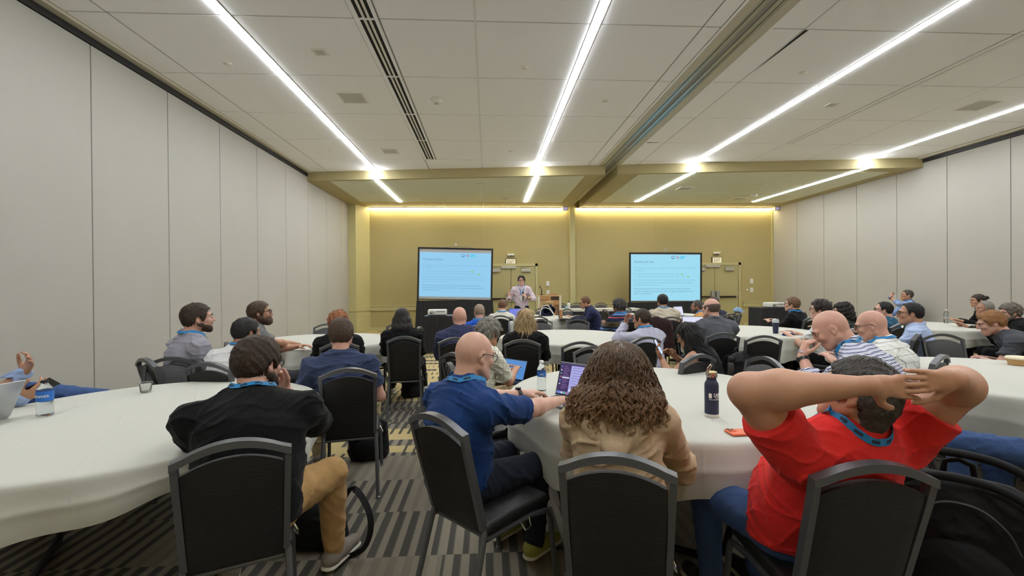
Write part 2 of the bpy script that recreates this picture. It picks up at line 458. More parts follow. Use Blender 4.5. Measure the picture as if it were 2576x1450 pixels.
# ------------------------------------------------------------------ linear lights (strip on the main ceiling, drop down the soffit, run on)
def light_strip(x, xlow, yend, label):
    ys = soff_y(x)
    t = thing('linear_light', label, 'ceiling light', (x, 4.5, ZC), 0, 'linear ceiling lights')
    hw = .040
    o = MB().box((-hw, YF - 4.5 + .1, -.012), (hw, ys - .035 - 4.5, .012)).build('upper_diffuser', M_STRIP, t)
    MB().box((-hw, ys - .045 - 4.5, ZL - ZC - .012), (hw, ys - .005 - 4.5, .0)).build('drop_diffuser', M_STRIP, t)
    d = xlow - x
    mb = MB(); mb.add([(-hw, ys - 4.5 - .04, ZL - ZC - .016), (hw, ys - 4.5 - .04, ZL - ZC - .016), (d + hw, yend - 4.5, ZL - ZC - .016), (d - hw, yend - 4.5, ZL - ZC - .016),
                       (-hw, ys - 4.5 - .04, ZL - ZC + .008), (hw, ys - 4.5 - .04, ZL - ZC + .008), (d + hw, yend - 4.5, ZL - ZC + .008), (d - hw, yend - 4.5, ZL - ZC + .008)],
                      [(0,3,2,1),(4,5,6,7),(0,1,5,4),(1,2,6,5),(2,3,7,6),(3,0,4,7)])
    mb.build('lower_diffuser', M_STRIP, t)
    h = MB().box((-hw - .0145, YF - 4.5 + .1, -.003), (-hw - .001, ys - .03 - 4.5, .02)).box((hw + .001, YF - 4.5 + .1, -.006), (hw + .0145, ys - .03 - 4.5, .02))
    h.build('housing', simple('light_housing_white', (215, 212, 205), .5), t)
light_strip(-2.80, -2.77, 14.45, 'glowing linear ceiling light nearest the left folding wall')
light_strip(1.241, 1.25, 14.4, 'glowing linear ceiling light ending above the speaker and the exit door')
light_strip(5.0, 4.86, 14.3, 'glowing linear ceiling light just right of the dark divider track')
light_strip(8.98, 8.77, 14.25, 'glowing linear ceiling light nearest the right folding wall')
for xa, xb, lb in ((-4.0, 2.74, 'warm cove light line along the back wall left of the divider post'), (3.10, 10.18, 'warm cove light line along the back wall right of the divider post')):
    t = thing('cove_light', lb, 'cove light', ((xa + xb) / 2, 15.42, 4.2), 0, 'cove lights on the back wall')
    w2 = (xb - xa) / 2
    MB().box((-w2, -.05, -.03), (w2, .045, 0)).build('diffuser', M_COVE, t)
    MB().box((-w2, -.06, .001), (w2, .06, .03)).build('housing', M_TAN, t)
# ------------------------------------------------------------------ ceiling fixtures
def slot_diffuser(name, label, xa, xb, ya, yb, z, cuts, nslots=3):
    t = thing(name, label, 'air vent', ((xa + xb) / 2, (ya + yb) / 2, z), 0, 'linear slot vents')
    w, h = (xb - xa) / 2, (yb - ya) / 2
    MB().box((-w, -h, .006), (w, h, .03)).build('backing', M_DARK, t)
    f = MB(); f.box((-w, -h, -.004), (-w + .055, h, .012)); f.box((w - .04, -h, -.004), (w, h, .012))
    f.box((-w, -h, -.004), (w, -h + .02, .01)); f.box((-w, h - .02, -.004), (w, h, .01))
    f.build('border', M_TILE if z > 4.3 else M_TILE2, t)
    n = nslots + 1; s0, s1 = -w + .055, w - .04
    for k in range(1, nslots):
        x = s0 + (s1 - s0) * k / nslots
        MB().box((x - (xb - xa) * .055, -h, -.002), (x + (xb - xa) * .055, h, .012)).build('vane', M_WHITE, t)
    for c in cuts:
        MB().box((-w, c - (ya + yb) / 2 - .012, -.006), (w, c - (ya + yb) / 2 + .012, .006)).build('joint_cover', M_TILE, t)
slot_diffuser('slot_vent', 'long black slotted air vent between the two lights left of the ceiling middle', -1.44, -1.18, -1.5, 10.42, ZC, [.9, 2.26, 3.62, 4.98, 6.33, 7.70, 9.06])
slot_diffuser('slot_vent', 'long thin slotted air vent between the two rightmost ceiling lights', 6.31, 6.455, -1.5, 9.04, ZC, [], 3)
slot_diffuser('slot_vent', 'short slotted air vent in the khaki lower ceiling in front of the first screen', -.26, -.125, 11.85, 14.4, ZL - .005, [13.15], 3)
slot_diffuser('slot_vent', 'short dark slotted air vent in the khaki lower ceiling near the right wall', 7.36, 7.46, 11.7, 14.3, ZL - .005, [], 2)
def square_grille(label, x, y, z, s, cat='air grille', name='ceiling_grille'):
    t = thing(name, label, cat, (x, y, z), 0, 'square ceiling grilles')
    f = MB()
    for a, b in (((-s, -s, -.012), (s, -s + .03, .0)), ((-s, s - .03, -.012), (s, s, 0)), ((-s, -s + .03, -.012), (-s + .03, s - .03, 0)), ((s - .03, -s + .03, -.012), (s, s - .03, 0))):
        f.box(a, b)
    f.build('frame', simple('grille_frame', (228, 226, 220), .5), t)
    MB().box((-s + .03, -s + .03, -.0105), (s - .03, s - .03, -.002)).build('screen', simple('grille_screen', (196, 195, 190), .7, var=.2, scale=300), t)
    return t
square_grille('larger square ceiling grille beside the long slot vent, middle of its column', -2.07, 7.05, ZC, .2)
square_grille('square white ceiling grille closest to the soffit, left of the long slot vent', -2.09, 9.79, ZC, .17)
square_grille('square grey ceiling grille beside the rightmost light strip', 8.17, 6.98, ZC, .22)
square_grille('small square ceiling grille with screws near the first light strip', -2.07, 5.70, ZC, .085, 'ceiling speaker', 'ceiling_plate')
square_grille('small square ceiling grille with screws right of the third light strip', 5.68, 7.04, ZC, .085, 'ceiling speaker', 'ceiling_plate')
square_grille('small khaki square grille in the lower ceiling over the exit door', .53, 13.8, ZL - .005, .17)
square_grille('faint square grille in the lower ceiling between the two right light strips', 5.58, 12.3, ZL - .005, .2)
square_grille('faint square grille in the lower ceiling beside the right smoke detector', 8.0, 13.75, ZL - .005, .2)
spr = [(-3.385, 6.05, ZC, 'left of the first light strip near the folding wall'), (.523, 6.0, ZC, 'between the two middle light strips nearest the camera'), (1.90, 7.04, ZC, 'right of the middle light strip'),
       (.52, 9.71, ZC, 'between the middle strips close to the soffit'), (-3.34, 9.77, ZC, 'left of the first light strip close to the soffit'), (4.41, 6.0, ZC, 'left of the third light strip'),
       (-2.2, 14.0, ZL - .004, 'in the lower ceiling at the left'), (.5, 12.6, ZL - .004, 'in the lower ceiling beside the second strip'), (4.2, 11.4, ZL - .004, 'in the lower ceiling just right of the divider'),
       (7.3, 11.0, ZL - .004, 'in the lower ceiling near the right strip'), (7.75, 12.4, ZL - .004, 'in the lower ceiling beside the smoke detector')]
for x, y, z, lb in spr:
    t = thing('sprinkler', 'small round white sprinkler cover ' + lb, 'sprinkler', (x, y, z), 0, 'sprinkler covers')
    MB().lathe([(.055, 0), (.055, -.004), (.045, -.008), (.0, -.009)], n=20).build('cover_plate', M_WHITE, t)
    MB().lathe([(.03, -.008), (.03, -.014), (0, -.015)], n=14).build('cap', M_WHITE, t)
for x, y, z, lb in ((-.78, 7.07, ZC, 'white domed smoke detector on the ceiling right of the long slot vent'), (8.12, 13.15, ZL - .004, 'white smoke detector on the khaki lower ceiling at right')):
    t = thing('smoke_detector', lb, 'smoke detector', (x, y, z), 0)
    shade_auto(MB().lathe([(.105, 0), (.105, -.018), (.095, -.026), (.085, -.028)], n=28).build('base', M_WHITE, t))
    shade_auto(MB().lathe([(.085, -.026), (.082, -.05), (.06, -.064), (.02, -.068), (0, -.068)], n=28).build('cap', M_WHITE, t))
    MB().lathe([(.03, -.066), (.03, -.073), (0, -.074)], n=16).build('sensor', M_METAL, t)
# wedge-shaped missing-corner gap beside the divider: a dark open joint
for i, (poly) in enumerate(([(3.70, 4.99), (3.745, 4.99), (3.705, 6.0)], [(3.31, 9.07), (3.60, 9.05), (3.31, 9.035)])):
    struct(MB().prism(poly, ZC - .003, ZC - .001).build('trim_%d' % (13 + i), M_DARK))
# small occupancy sensors under the lower ceiling at the back
for x, y, lb in ((2.70, 15.28, 'small grey ceiling sensor with violet lens beside the divider post'), (10.2, 15.2, 'small grey ceiling sensor with violet lens in the right back corner')):
    t = thing('ceiling_sensor', lb, 'sensor', (x, y, ZL), 0, 'sensors at the back wall')
    MB().bbox((-.09, -.07, -.135), (.09, .05, -.004), .012).build('housing', M_WHITE, t)
    MB().lathe([(0, 0), (.045, .0), (.04, .012), (0, .014)], n=18, M=Matrix.Translation((0, -.07, -.075)) @ Matrix.Rotation(math.radians(90), 4, 'X')).build('lens', emit('sensor_violet', (170, 150, 235), .6), t)

# ------------------------------------------------------------------ exit signs, emergency lights, wall plates
M_EXIT = emit('exit_face', (236, 226, 190), .55, lin((200, 196, 170)))
M_EXITRED = simple('exit_letters_red', (122, 22, 18), .5)
for x, z0, lb in ((.81, 2.34, 'above the door behind the speaker'), (8.17, 2.37, 'above the door right of the second screen')):
    t = thing('exit_sign', 'EXIT sign with dark red letters ' + lb, 'exit sign', (x, YB - .02, z0), 0, 'exit signs')
    MB().bbox((-.18, -.03, -.11), (.18, .018, .11), .006).build('frame', simple('exit_frame_dark', (48, 44, 36), .5), t)
    MB().box((-.162, -.034, -.093), (.162, -.028, .093)).build('face', M_EXIT, t)
    text_mesh('lettering', 'EXIT', .175, M_EXITRED, t, Matrix.Translation((0, -.0355, -.062)) @ Matrix.Rotation(math.radians(90), 4, 'X'), 'CENTER', .235)
    e = thing('emergency_light', 'cream emergency light ' + lb.replace('door', 'sign'), 'emergency light', (x, YB - .02, z0 + .235), 0, 'emergency lights')
    MB().bbox((-.12, -.06, -.01), (.12, .018, .05), .01).build('body', M_WHITE, e)
    for s in (-1, 1):
        MB().lathe([(.0, 0), (.035, 0), (.045, -.03), (.02, -.04)], (s * .06, -.03, -.012), 12).build('lamp_head', simple('lamp_smoked', (120, 116, 100), .3), e)
for x, z, lb in ((2.1, 1.576, 'upper wall plate above the lectern microphone'), (2.1, 1.256, 'lower wall plate just above the lectern top'), (9.455, 1.606, 'upper wall plate right of the second exit door'), (9.455, 1.29, 'lower wall plate right of the second exit door')):
    t = thing('wall_plate', 'white ' + lb, 'wall switch', (x, YB - .004, z), 0, 'white wall plates')
    MB().bbox((-.055, -.03, -.085), (.055, .003, .085), .008).build('plate', M_WHITE, t)
    MB().bbox((-.02, -.036, -.04), (.02, -.028, .04), .003).build('switch', M_WHITE, t)
t = thing('wall_button', 'small round cream wall button left of the lower plate', 'wall button', (9.29, YB - .004, 1.30), 0)
MB().lathe([(0, 0), (.035, 0), (.03, .025), (.012, .035), (0, .035)], n=16, M=Matrix.Rotation(math.radians(90), 4, 'X')).build('button', M_WHITE, t)

# ------------------------------------------------------------------ furniture
M_FRAME = simple('chair_frame_grey', (88, 89, 92), 0.30, 0.35, var=.12, scale=400, bump=.15, bscale=900)
M_SHELL = simple('chair_back_black', (13, 13, 14), 0.65, bump=.3, bscale=120)
def heather():
    t = NT('chair_fabric_charcoal'); co = t.coord()
    mp = t.n('ShaderNodeMapping'); mp.inputs['Scale'].default_value = (40, 40, 230); t.l(co, mp.inputs[0])
    f = t.noise(mp.outputs[0], 1.0, 3, .7)
    t.l(t.mixc(f, lin((22, 22, 24)), lin((92, 92, 93))), t.b.inputs['Base Color']); t.set(Roughness=.9)
    t.bump(f, .5, .003); return t.m
M_HEATH = heather()
def crinkle():
    t = NT('chair_vinyl_crinkle'); co = t.coord()
    mp = t.n('ShaderNodeMapping'); mp.inputs['Scale'].default_value = (12, 12, 110); t.l(co, mp.inputs[0])
    f = t.noise(mp.outputs[0], 1.0, 3, .6)
    t.l(t.mixc(f, lin((10, 10, 11)), lin((24, 24, 25))), t.b.inputs['Base Color']); t.set(Roughness=.5)
    t.bump(f, .6, .006); return t.m
M_CRINK = crinkle()
M_GLIDE = simple('glide_steel', (150, 150, 150), .3, .8)

def back_y(z): return -.195 - (z - .44) * .27
def arch(x, zc, zs, hw): return zs + (zc - zs) * (1 - (x / hw) ** 2)
def make_chair():
    t = thing('banquet_chair', 'x', 'chair', (0, 0, 0), 0, 'black banquet chairs')
    # seat cushion with domed top
    s = MB().bbox((-.225, -.20, .400), (.225, .235, .464), .028, seg=3).build('seat', M_CRINK, t); shade_auto(s, 60)
    # frame of the back: one flat bar bent to an arched top
    zc, zs, hw = .925, .868, .207
    pts = [(-.196, back_y(.43), .43), (-.2, back_y(.6), .6), (-.205, back_y(.8), .8), (-hw, back_y(zs), zs)]
    xs = [-.20 + .40 * i / 12 for i in range(0, 13)]
    top = [(x, back_y(arch(x, zc, zs, hw)), arch(x, zc, zs, hw)) for x in xs]
    pts2 = [(hw, back_y(zs), zs), (.205, back_y(.8), .8), (.2, back_y(.6), .6), (.196, back_y(.43), .43)]
    m = MB()
    for side in (pts, pts2):
        n = len(side)
        v = []; 
        for (x, y, z) in side:
            c = 1 if x > 0 else -1
            for dx, dy in ((-.013, -.017), (.013, -.017), (.013, .017), (-.013, .017)):
                v.append((x + dx, y + dy, z + (.013 if (x, z) in ((hw, zs), (-hw, zs)) else 0)))
        f = []
        for i in range(n - 1):
            for j in range(4): f.append((i*4+j, i*4+(j+1) % 4, (i+1)*4+(j+1) % 4, (i+1)*4+j))
        f += [(3, 2, 1, 0), tuple(range((n-1)*4, n*4))]
        m.add(v, f)
    xs = [-hw + 2 * hw * i / 14 for i in range(15)]
    v = []; f = []
    for x in xs:
        z = arch(x, zc, zs, hw); y = back_y(z)
        e = .013 * (1 if abs(x) < hw - 1e-6 else 1) 
        xx = x + (.013 if x > hw - 1e-6 else -.013 if x < -hw + 1e-6 else 0)
        for dy, dz in ((-.018, -.014), (-.018, .013), (.018, .016), (.018, -.012)): v.append((xx, y + dy, z + dz))
    for i in range(14):
        for j in range(4): f.append((i*4+j, i*4+(j+1) % 4, (i+1)*4+(j+1) % 4, (i+1)*4+j))
    f += [(3, 2, 1, 0), tuple(range(56, 60))]
    m.add(v, f)
    shade_auto(m.build('back_frame', M_FRAME, t), 35)
    # padded back, arched below the hand slot; black shell behind, heather fabric in front
    def pad(name, dyf, dyb, mat, inset, zlo, gap):
        v = []; f = []; nx = 12; nz = 6
        for side, dy in ((0, dyf), (1, dyb)):
            for j in range(nz + 1):
                for i in range(nx + 1):
                    x = -(.19 - inset) + 2 * (.19 - inset) * i / nx
                    ztop = arch(x, zc, zs, hw) - gap
                    z = zlo + (ztop - zlo) * j / nz
                    ed = min(1, min(i, nx - i) / 1.2, min(j, nz - j) / 1.0)
                    v.append((x, back_y(z) + dy * (.45 + .55 * ed ** .5), z))
        K = (nx + 1) * (nz + 1)
        for j in range(nz):
            for i in range(nx):
                a = j * (nx + 1) + i
                f.append((a, a + nx + 1, a + nx + 2, a + 1)); f.append((K + a, K + a + 1, K + a + nx + 2, K + a + nx + 1))
        rim = [i for i in range(nx + 1)] + [(nx + 1) * j + nx for j in range(1, nz + 1)] + [(nx + 1) * nz + i for i in range(nx - 1, -1, -1)] + [(nx + 1) * j for j in range(nz - 1, 0, -1)]
        for a, b in zip(rim, rim[1:] + rim[:1]): f.append((a, b, K + b, K + a))
        o = mesh_obj(name, v, f, mat, t); bm = bmesh.new(); bm.from_mesh(o.data); bmesh.ops.recalc_face_normals(bm, faces=bm.faces[:]); bm.to_mesh(o.data); bm.free()
        shade_auto(o, 60); return o
    pad('backrest', .042, .0, M_HEATH, .004, .45, .052)
    pad('back_shell', -.001, -.026, M_CRINK, .002, .42, .050)
    # legs
    fr = MB()
    for s in (-1, 1):
        fr.tube([(s * .205, -.19, .392), (s * .213, .10, .392), (s * .218, .20, .375)], .014, 8)
    fr.tube([(-.21, .08, .388), (.21, .08, .388)], .011, 8); fr.tube([(-.2, -.17, .388), (.2, -.17, .388)], .011, 8)
    shade_auto(fr.build('seat_frame', M_FRAME, t))
    for s in (-1, 1):
        lg = MB().tube([(s * .218, .19, .380), (s * .221, .225, .37), (s * .224, .243, .33), (s * .229, .262, .17), (s * .234, .28, .012)], .015, 8).build('leg', M_FRAME, t); shade_auto(lg)
        MB().lathe([(.017, 0), (.017, .016), (.01, .02)], (s * .234, .28, 0), 10).build('foot_glide', M_GLIDE, lg)
        lg = MB().tube([(s * .2, -.185, .44), (s * .205, -.20, .40), (s * .214, -.27, .16), (s * .219, -.315, .012)], .015, 8).build('leg', M_FRAME, t); shade_auto(lg)
        MB().lathe([(.017, 0), (.017, .016), (.01, .02)], (s * .219, -.315, 0), 10).build('foot_glide', M_GLIDE, lg)
    g = MB().tube([(.228, .02, .395), (.25, .03, .36), (.25, .07, .36), (.228, .08, .395)], .005, 6).build('ganging_hook', M_CHROME, t)
    return t
CHAIR0 = make_chair()
for o_ in [q for c_ in CHAIR0.children for q in (c_, *c_.children)]:      # banquet chairs are narrow
    for v_ in o_.data.vertices: v_.co.x *= .88
CHAIR_USED = [False]
def chair_at(x, y, az, label, tilt=0):
    """az: compass heading the chair faces, 0 = away from the camera, 90 = to the right"""
    if not CHAIR_USED[0]: o = CHAIR0; CHAIR_USED[0] = True
    else: o = copy_tree(CHAIR0)
    o.location = (x, y, 0); o.rotation_euler = (0, 0, -math.radians(az)); o['label'] = label
    return o

# round tables with white cloths
def cloth_mat():
    t = NT('tablecloth_white'); co = t.coord()
    sx = t.n('ShaderNodeSeparateXYZ'); t.l(co, sx.inputs[0])
    def crease(s, off, per):
        a = t.math('ABSOLUTE', t.math('SUBTRACT', t.math('FRACT', t.math('DIVIDE', t.math('ADD', s, off), per)), .5))
        return t.math('SUBTRACT', 1.0, t.math('MINIMUM', t.math('MULTIPLY', a, per / .012), 1.0))
    w = t.math('MULTIPLY', t.math('SUBTRACT', t.noise(co, 5, 2), .5), .03)
    h = t.math('ADD', crease(t.math('ADD', sx.outputs[0], w), 40.2, .31), crease(t.math('ADD', sx.outputs[1], w), 40.1, .42))
    h2 = t.math('ADD', t.math('MULTIPLY', h, .35), t.math('MULTIPLY', t.noise(co, 7, 3), .9))
    t.bump(h2, .22, .012)
    f = t.noise(co, 500, 1)
    t.l(t.mixc(f, lin((183, 183, 173)), lin((197, 196, 187))), t.b.inputs['Base Color']); t.set(Roughness=.85)
    t.b.inputs['Specular IOR Level'].default_value = .2
    return t.m
M_CLOTH = cloth_mat()
M_TABLE = simple('table_dark_steel', (28, 27, 27), .5, .4)
ZT = .78
def round_table(cx, cy, seed, lt, lc, drop=.27, dvar=.05, R=.945, rot=0, nf=13):
    t = thing('round_table', lt, 'table', (cx, cy, 0), rot, 'round folding tables')
    MB().lathe([(.02, ZT - .035), (R - .02, ZT - .035), (R - .012, ZT - .02), (R - .02, ZT - .004), (.02, ZT - .004)], n=48).build('tabletop', simple('table_ply', (120, 95, 65), .6), t)
    for s in (-1, 1):
        m = MB(); x = s * .42
        m.tube([(x, -.5, ZT - .04), (x, -.5, .25), (x, -.46, .07), (x, -.34, .02), (x, .34, .02), (x, .46, .07), (x, .5, .25), (x, .5, ZT - .04)], .02, 8)
        m.tube([(x, -.5, .45), (x, .5, .45)], .012, 6)
        m.tube([(x, 0, .45), (s * .08, 0, ZT - .04)], .012, 6)
        shade_auto(m.build('leg', M_TABLE, t))
    rs = random.Random(seed); n = 180
    ph = [rs.uniform(0, 6.28) for _ in range(6)]
    rings = []
    for r in (0.0, .25, .5, .75, .93, .985, 1.0): rings.append(('t', r))
    for q in (.02, .06, .14, .25, .34, .42, .46, .5, .54, .6, .7, .85, 1.0): rings.append(('s', q))
    V = []; F = []
    for k, (ty, q) in enumerate(rings):
        for i in range(n):
            a = 2 * math.pi * i / n
            if ty == 't':
                r = R * q; z = ZT + (0.006 if q < .95 else .006 - .004 * (q > .99))
            else:
                fold = (.5 + .5 * math.sin(nf * a + ph[0] + .9 * math.sin(3 * a + ph[1]))) ** 1.6
                fold2 = .5 + .5 * math.sin(5 * a + ph[2])
                d = drop * (1 + 0) + dvar * math.sin(4 * a + ph[3] + rot) + .012 * math.sin(nf * a + ph[0])
                z = ZT + .002 - d * q
                amp = (.018 + .085 * fold * (.25 + .75 * fold2)) * min(1, q * 1.2) + .007 * math.exp(-((q - .5) / .09) ** 2) + .006 * math.sin(29 * a + ph[4]) * q * fold2
                r = R + .012 + amp - .03 * q * q
                if q < .05: r = R + .008
            V.append((r * math.cos(a), r * math.sin(a), z))
    for k in range(len(rings) - 1):
        for i in range(n): F.append((k*n+i, k*n+(i+1) % n, (k+1)*n+(i+1) % n, (k+1)*n+i))
    o = mesh_obj('tablecloth', V, F, M_CLOTH, None, True)
    bm = bmesh.new(); bm.from_mesh(o.data); bmesh.ops.remove_doubles(bm, verts=bm.verts[:n], dist=1e-5); bmesh.ops.recalc_face_normals(bm, faces=bm.faces[:]); bm.to_mesh(o.data); bm.free()
    o.location = (cx, cy, 0); o.rotation_euler = (0, 0, rot)
    tag(o, lc, 'tablecloth', 'white round tablecloths')
    return t
TABLES = dict(T1=(-2.0, 2.65), T2=(1.09, 2.91), T3=(-2.26, 6.15), T4=(1.12, 6.25), T5=(.92, 10.1), T6=(4.15, 10.4), T7=(4.0, 6.66), T8=(7.3, 7.15), T9=(4.05, 3.15))
tl = dict(T1='in the left foreground beside the man in black', T2='in the right foreground with the laptop and navy bottle', T3='by the left wall beyond the first one', T4='in the centre behind the blonde woman',
          T5='with the blue laptop and backpack below the speaker', T6='in front of the second screen', T7='with the navy tumbler in the right middle', T8='by the right wall with a clear bottle', T9='at the right edge holding the takeaway bowl')
for i, (k, (x, y)) in enumerate(TABLES.items()):
    dr, dv_ = {'T1': (.20, .045), 'T2': (.29, .06)}.get(k, (.28, .04))
    round_table(x, y, 11 + i, 'round table under a white cloth ' + tl[k], 'white cloth over the round table ' + tl[k], dr, dv_, rot={'T1': .5, 'T2': 1.0}.get(k, i * .7))

M_SKIRT = simple('skirt_black', (20, 20, 24), .75, bump=.1, bscale=300)
def pleated(name, path, z0, z1, mat, parent, amp=.018, step=.02, flare=.0):
    """pleated cloth hung along a polyline"""
    P = []; 
    for (a, b) in zip(path, path[1:]):
        a = np.array(a); b = np.array(b); L = np.linalg.norm(b - a); n = max(2, int(L / step)); d = (b - a) / L; nr = np.array([d[1], -d[0]])
        for i in range(n): P.append((a + (b - a) * i / n, nr))
    P.append((np.array(path[-1]), nr))
    V = []; F = []; nz = 6; rr = random.Random(3)
    offs = [amp * (.5 + .5 * math.sin(i * 1.3 + .7 * math.sin(i * .31))) * rr.uniform(.6, 1.2) for i in range(len(P))]
    for j in range(nz + 1):
        q = j / nz
        for i, (p, nr) in enumerate(P):
            o = p + nr * (offs[i] * (.35 + .65 * q) + flare * q)
            V.append((o[0], o[1], z1 + (z0 - z1) * q))
    m = len(P)
    for j in range(nz):
        for i in range(m - 1): F.append((j*m+i, j*m+i+1, (j+1)*m+i+1, (j+1)*m+i))
    return mesh_obj(name, V, F, mat, parent, True)

# head table at the front
t = thing('head_table', 'long head table with white top cloth and black pleated skirt near the back wall', 'table', (3.4, 13.6, 0), 0)
MB().bbox((-1.22, -.36, ZT - .03), (1.25, .38, ZT + .005), .01).build('tabletop', M_CLOTH, t)
pleated('overhang', [(-1.23, .385), (-1.23, -.37), (1.26, -.37), (1.26, .385)], ZT - .06, ZT + .004, M_CLOTH, t, .003)
pleated('skirt', [(-1.23, .38), (-1.23, -.365), (1.26, -.365), (1.26, .38)], .02, ZT - .05, M_SKIRT, t)
for x in (-1.1, 1.1):
    MB().tube([(x, -.25, 0), (x, -.25, ZT - .03)], .018, 6).tube([(x, .25, 0), (x, .25, ZT - .03)], .018, 6).build('leg', M_TABLE, t)

# projector carts
def cart(x, y, label, w, d, top, cover_drop, topmat):
    t = thing('projector_cart', label, 'cart', (x, y, 0), 0, 'draped projector carts')
    MB().bbox((-w, -d, top - .03), (w, d, top), .008).build('top_board', topmat, t)
    pleated('skirt', [(-w, d), (-w - .005, -d - .005), (w + .005, -d - .005), (w, d)], .03, top - .002, M_SKIRT, t, .022, .018, .01)
    for sx in (-1, 1):
        for sy in (-1, 1):
            MB().tube([(sx * (w - .04), sy * (d - .04), .0), (sx * (w - .04), sy * (d - .04), top - .03)], .014, 6).build('leg', M_TABLE, t)
    return t
cart(-1.02, 10.28, 'black skirted projector cart in front of the first screen', .42, .30, .845, 0, simple('cart_top', (40, 40, 44), .4))
cart(7.5, 11.5, 'black draped projector cart near the right wall', .38, .3, .875, 0, M_SKIRT)
def projector(x, y, z, rz, label):
    t = thing('projector', label, 'projector', (x, y, z), rz, 'white projectors')
    b = MB().bbox((-.21, -.16, .012), (.21, .16, .135), .02, seg=3).build('body', simple('projector_white', (214, 212, 206), .4), t); shade_auto(b, 40)
    for sx in (-1, 1):
        for sy in (-1, 1): MB().lathe([(.015, 0), (.015, .015), (.012, .018)], (sx * .17, sy * .12, 0), 10).build('foot', M_BLACK, t)
    p = MB()
    for i in range(7): p.box((-.02 + i * .028, -.163, .085), (.002 + i * .028, -.158, .10))
    p.box((-.16, -.163, .04), (-.12, -.158, .07))
    p.build('port', M_DARK, t)
    v = MB()
    for i in range(8): v.box((-.15 + i * .012, -.1635, .03), (-.145 + i * .012, -.158, .10))
    v.build('vent_slot', simple('vent_grey', (120, 119, 114), .6), t)
    MB().lathe([(.045, 0), (.045, .03), (.03, .035), (.0, .03)], n=18, M=Matrix.Translation((.08, .16, .075)) @ Matrix.Rotation(math.radians(-90), 4, 'X')).build('lens', M_BLACK, t)
    return t
projector(-1.15, 10.25, .846, .05, 'white projector on the skirted cart below the first screen')
projector(7.6, 11.45, .876, .12, 'white projector on the draped cart by the right wall')

# ------------------------------------------------------------------ projection screens
M_BLUE1 = emit('projected_image_left', (146, 211, 249), .86, (.03, .03, .03, 1))
M_BLUE2 = emit('projected_image_right', (158, 228, 252), .86, (.03, .03, .03, 1))
M_INK = emit('projected_text', (124, 180, 216), .9, (.02, .02, .02, 1))
M_INK2 = emit('projected_text_dark', (98, 144, 182), .9, (.02, .02, .02, 1))
M_TICK = emit('projected_tick', (96, 214, 80), .9, (.02, .02, .02, 1))
M_LOGOB = emit('projected_logo_blue', (52, 128, 206), .9, (.02, .02, .02, 1))
M_LOGOR = emit('projected_logo_red', (176, 62, 76), .9, (.02, .02, .02, 1))
M_LOGOC = emit('projected_logo_cyan', (96, 206, 246), .9, (.02, .02, .02, 1))
M_LOGOW = emit('projected_logo_pale', (214, 240, 250), .9, (.02, .02, .02, 1))
M_SCRGREY = simple('screen_fabric_grey', (176, 176, 176), .8)
M_SCRBLACK = simple('screen_border_black', (14, 14, 15), .7)
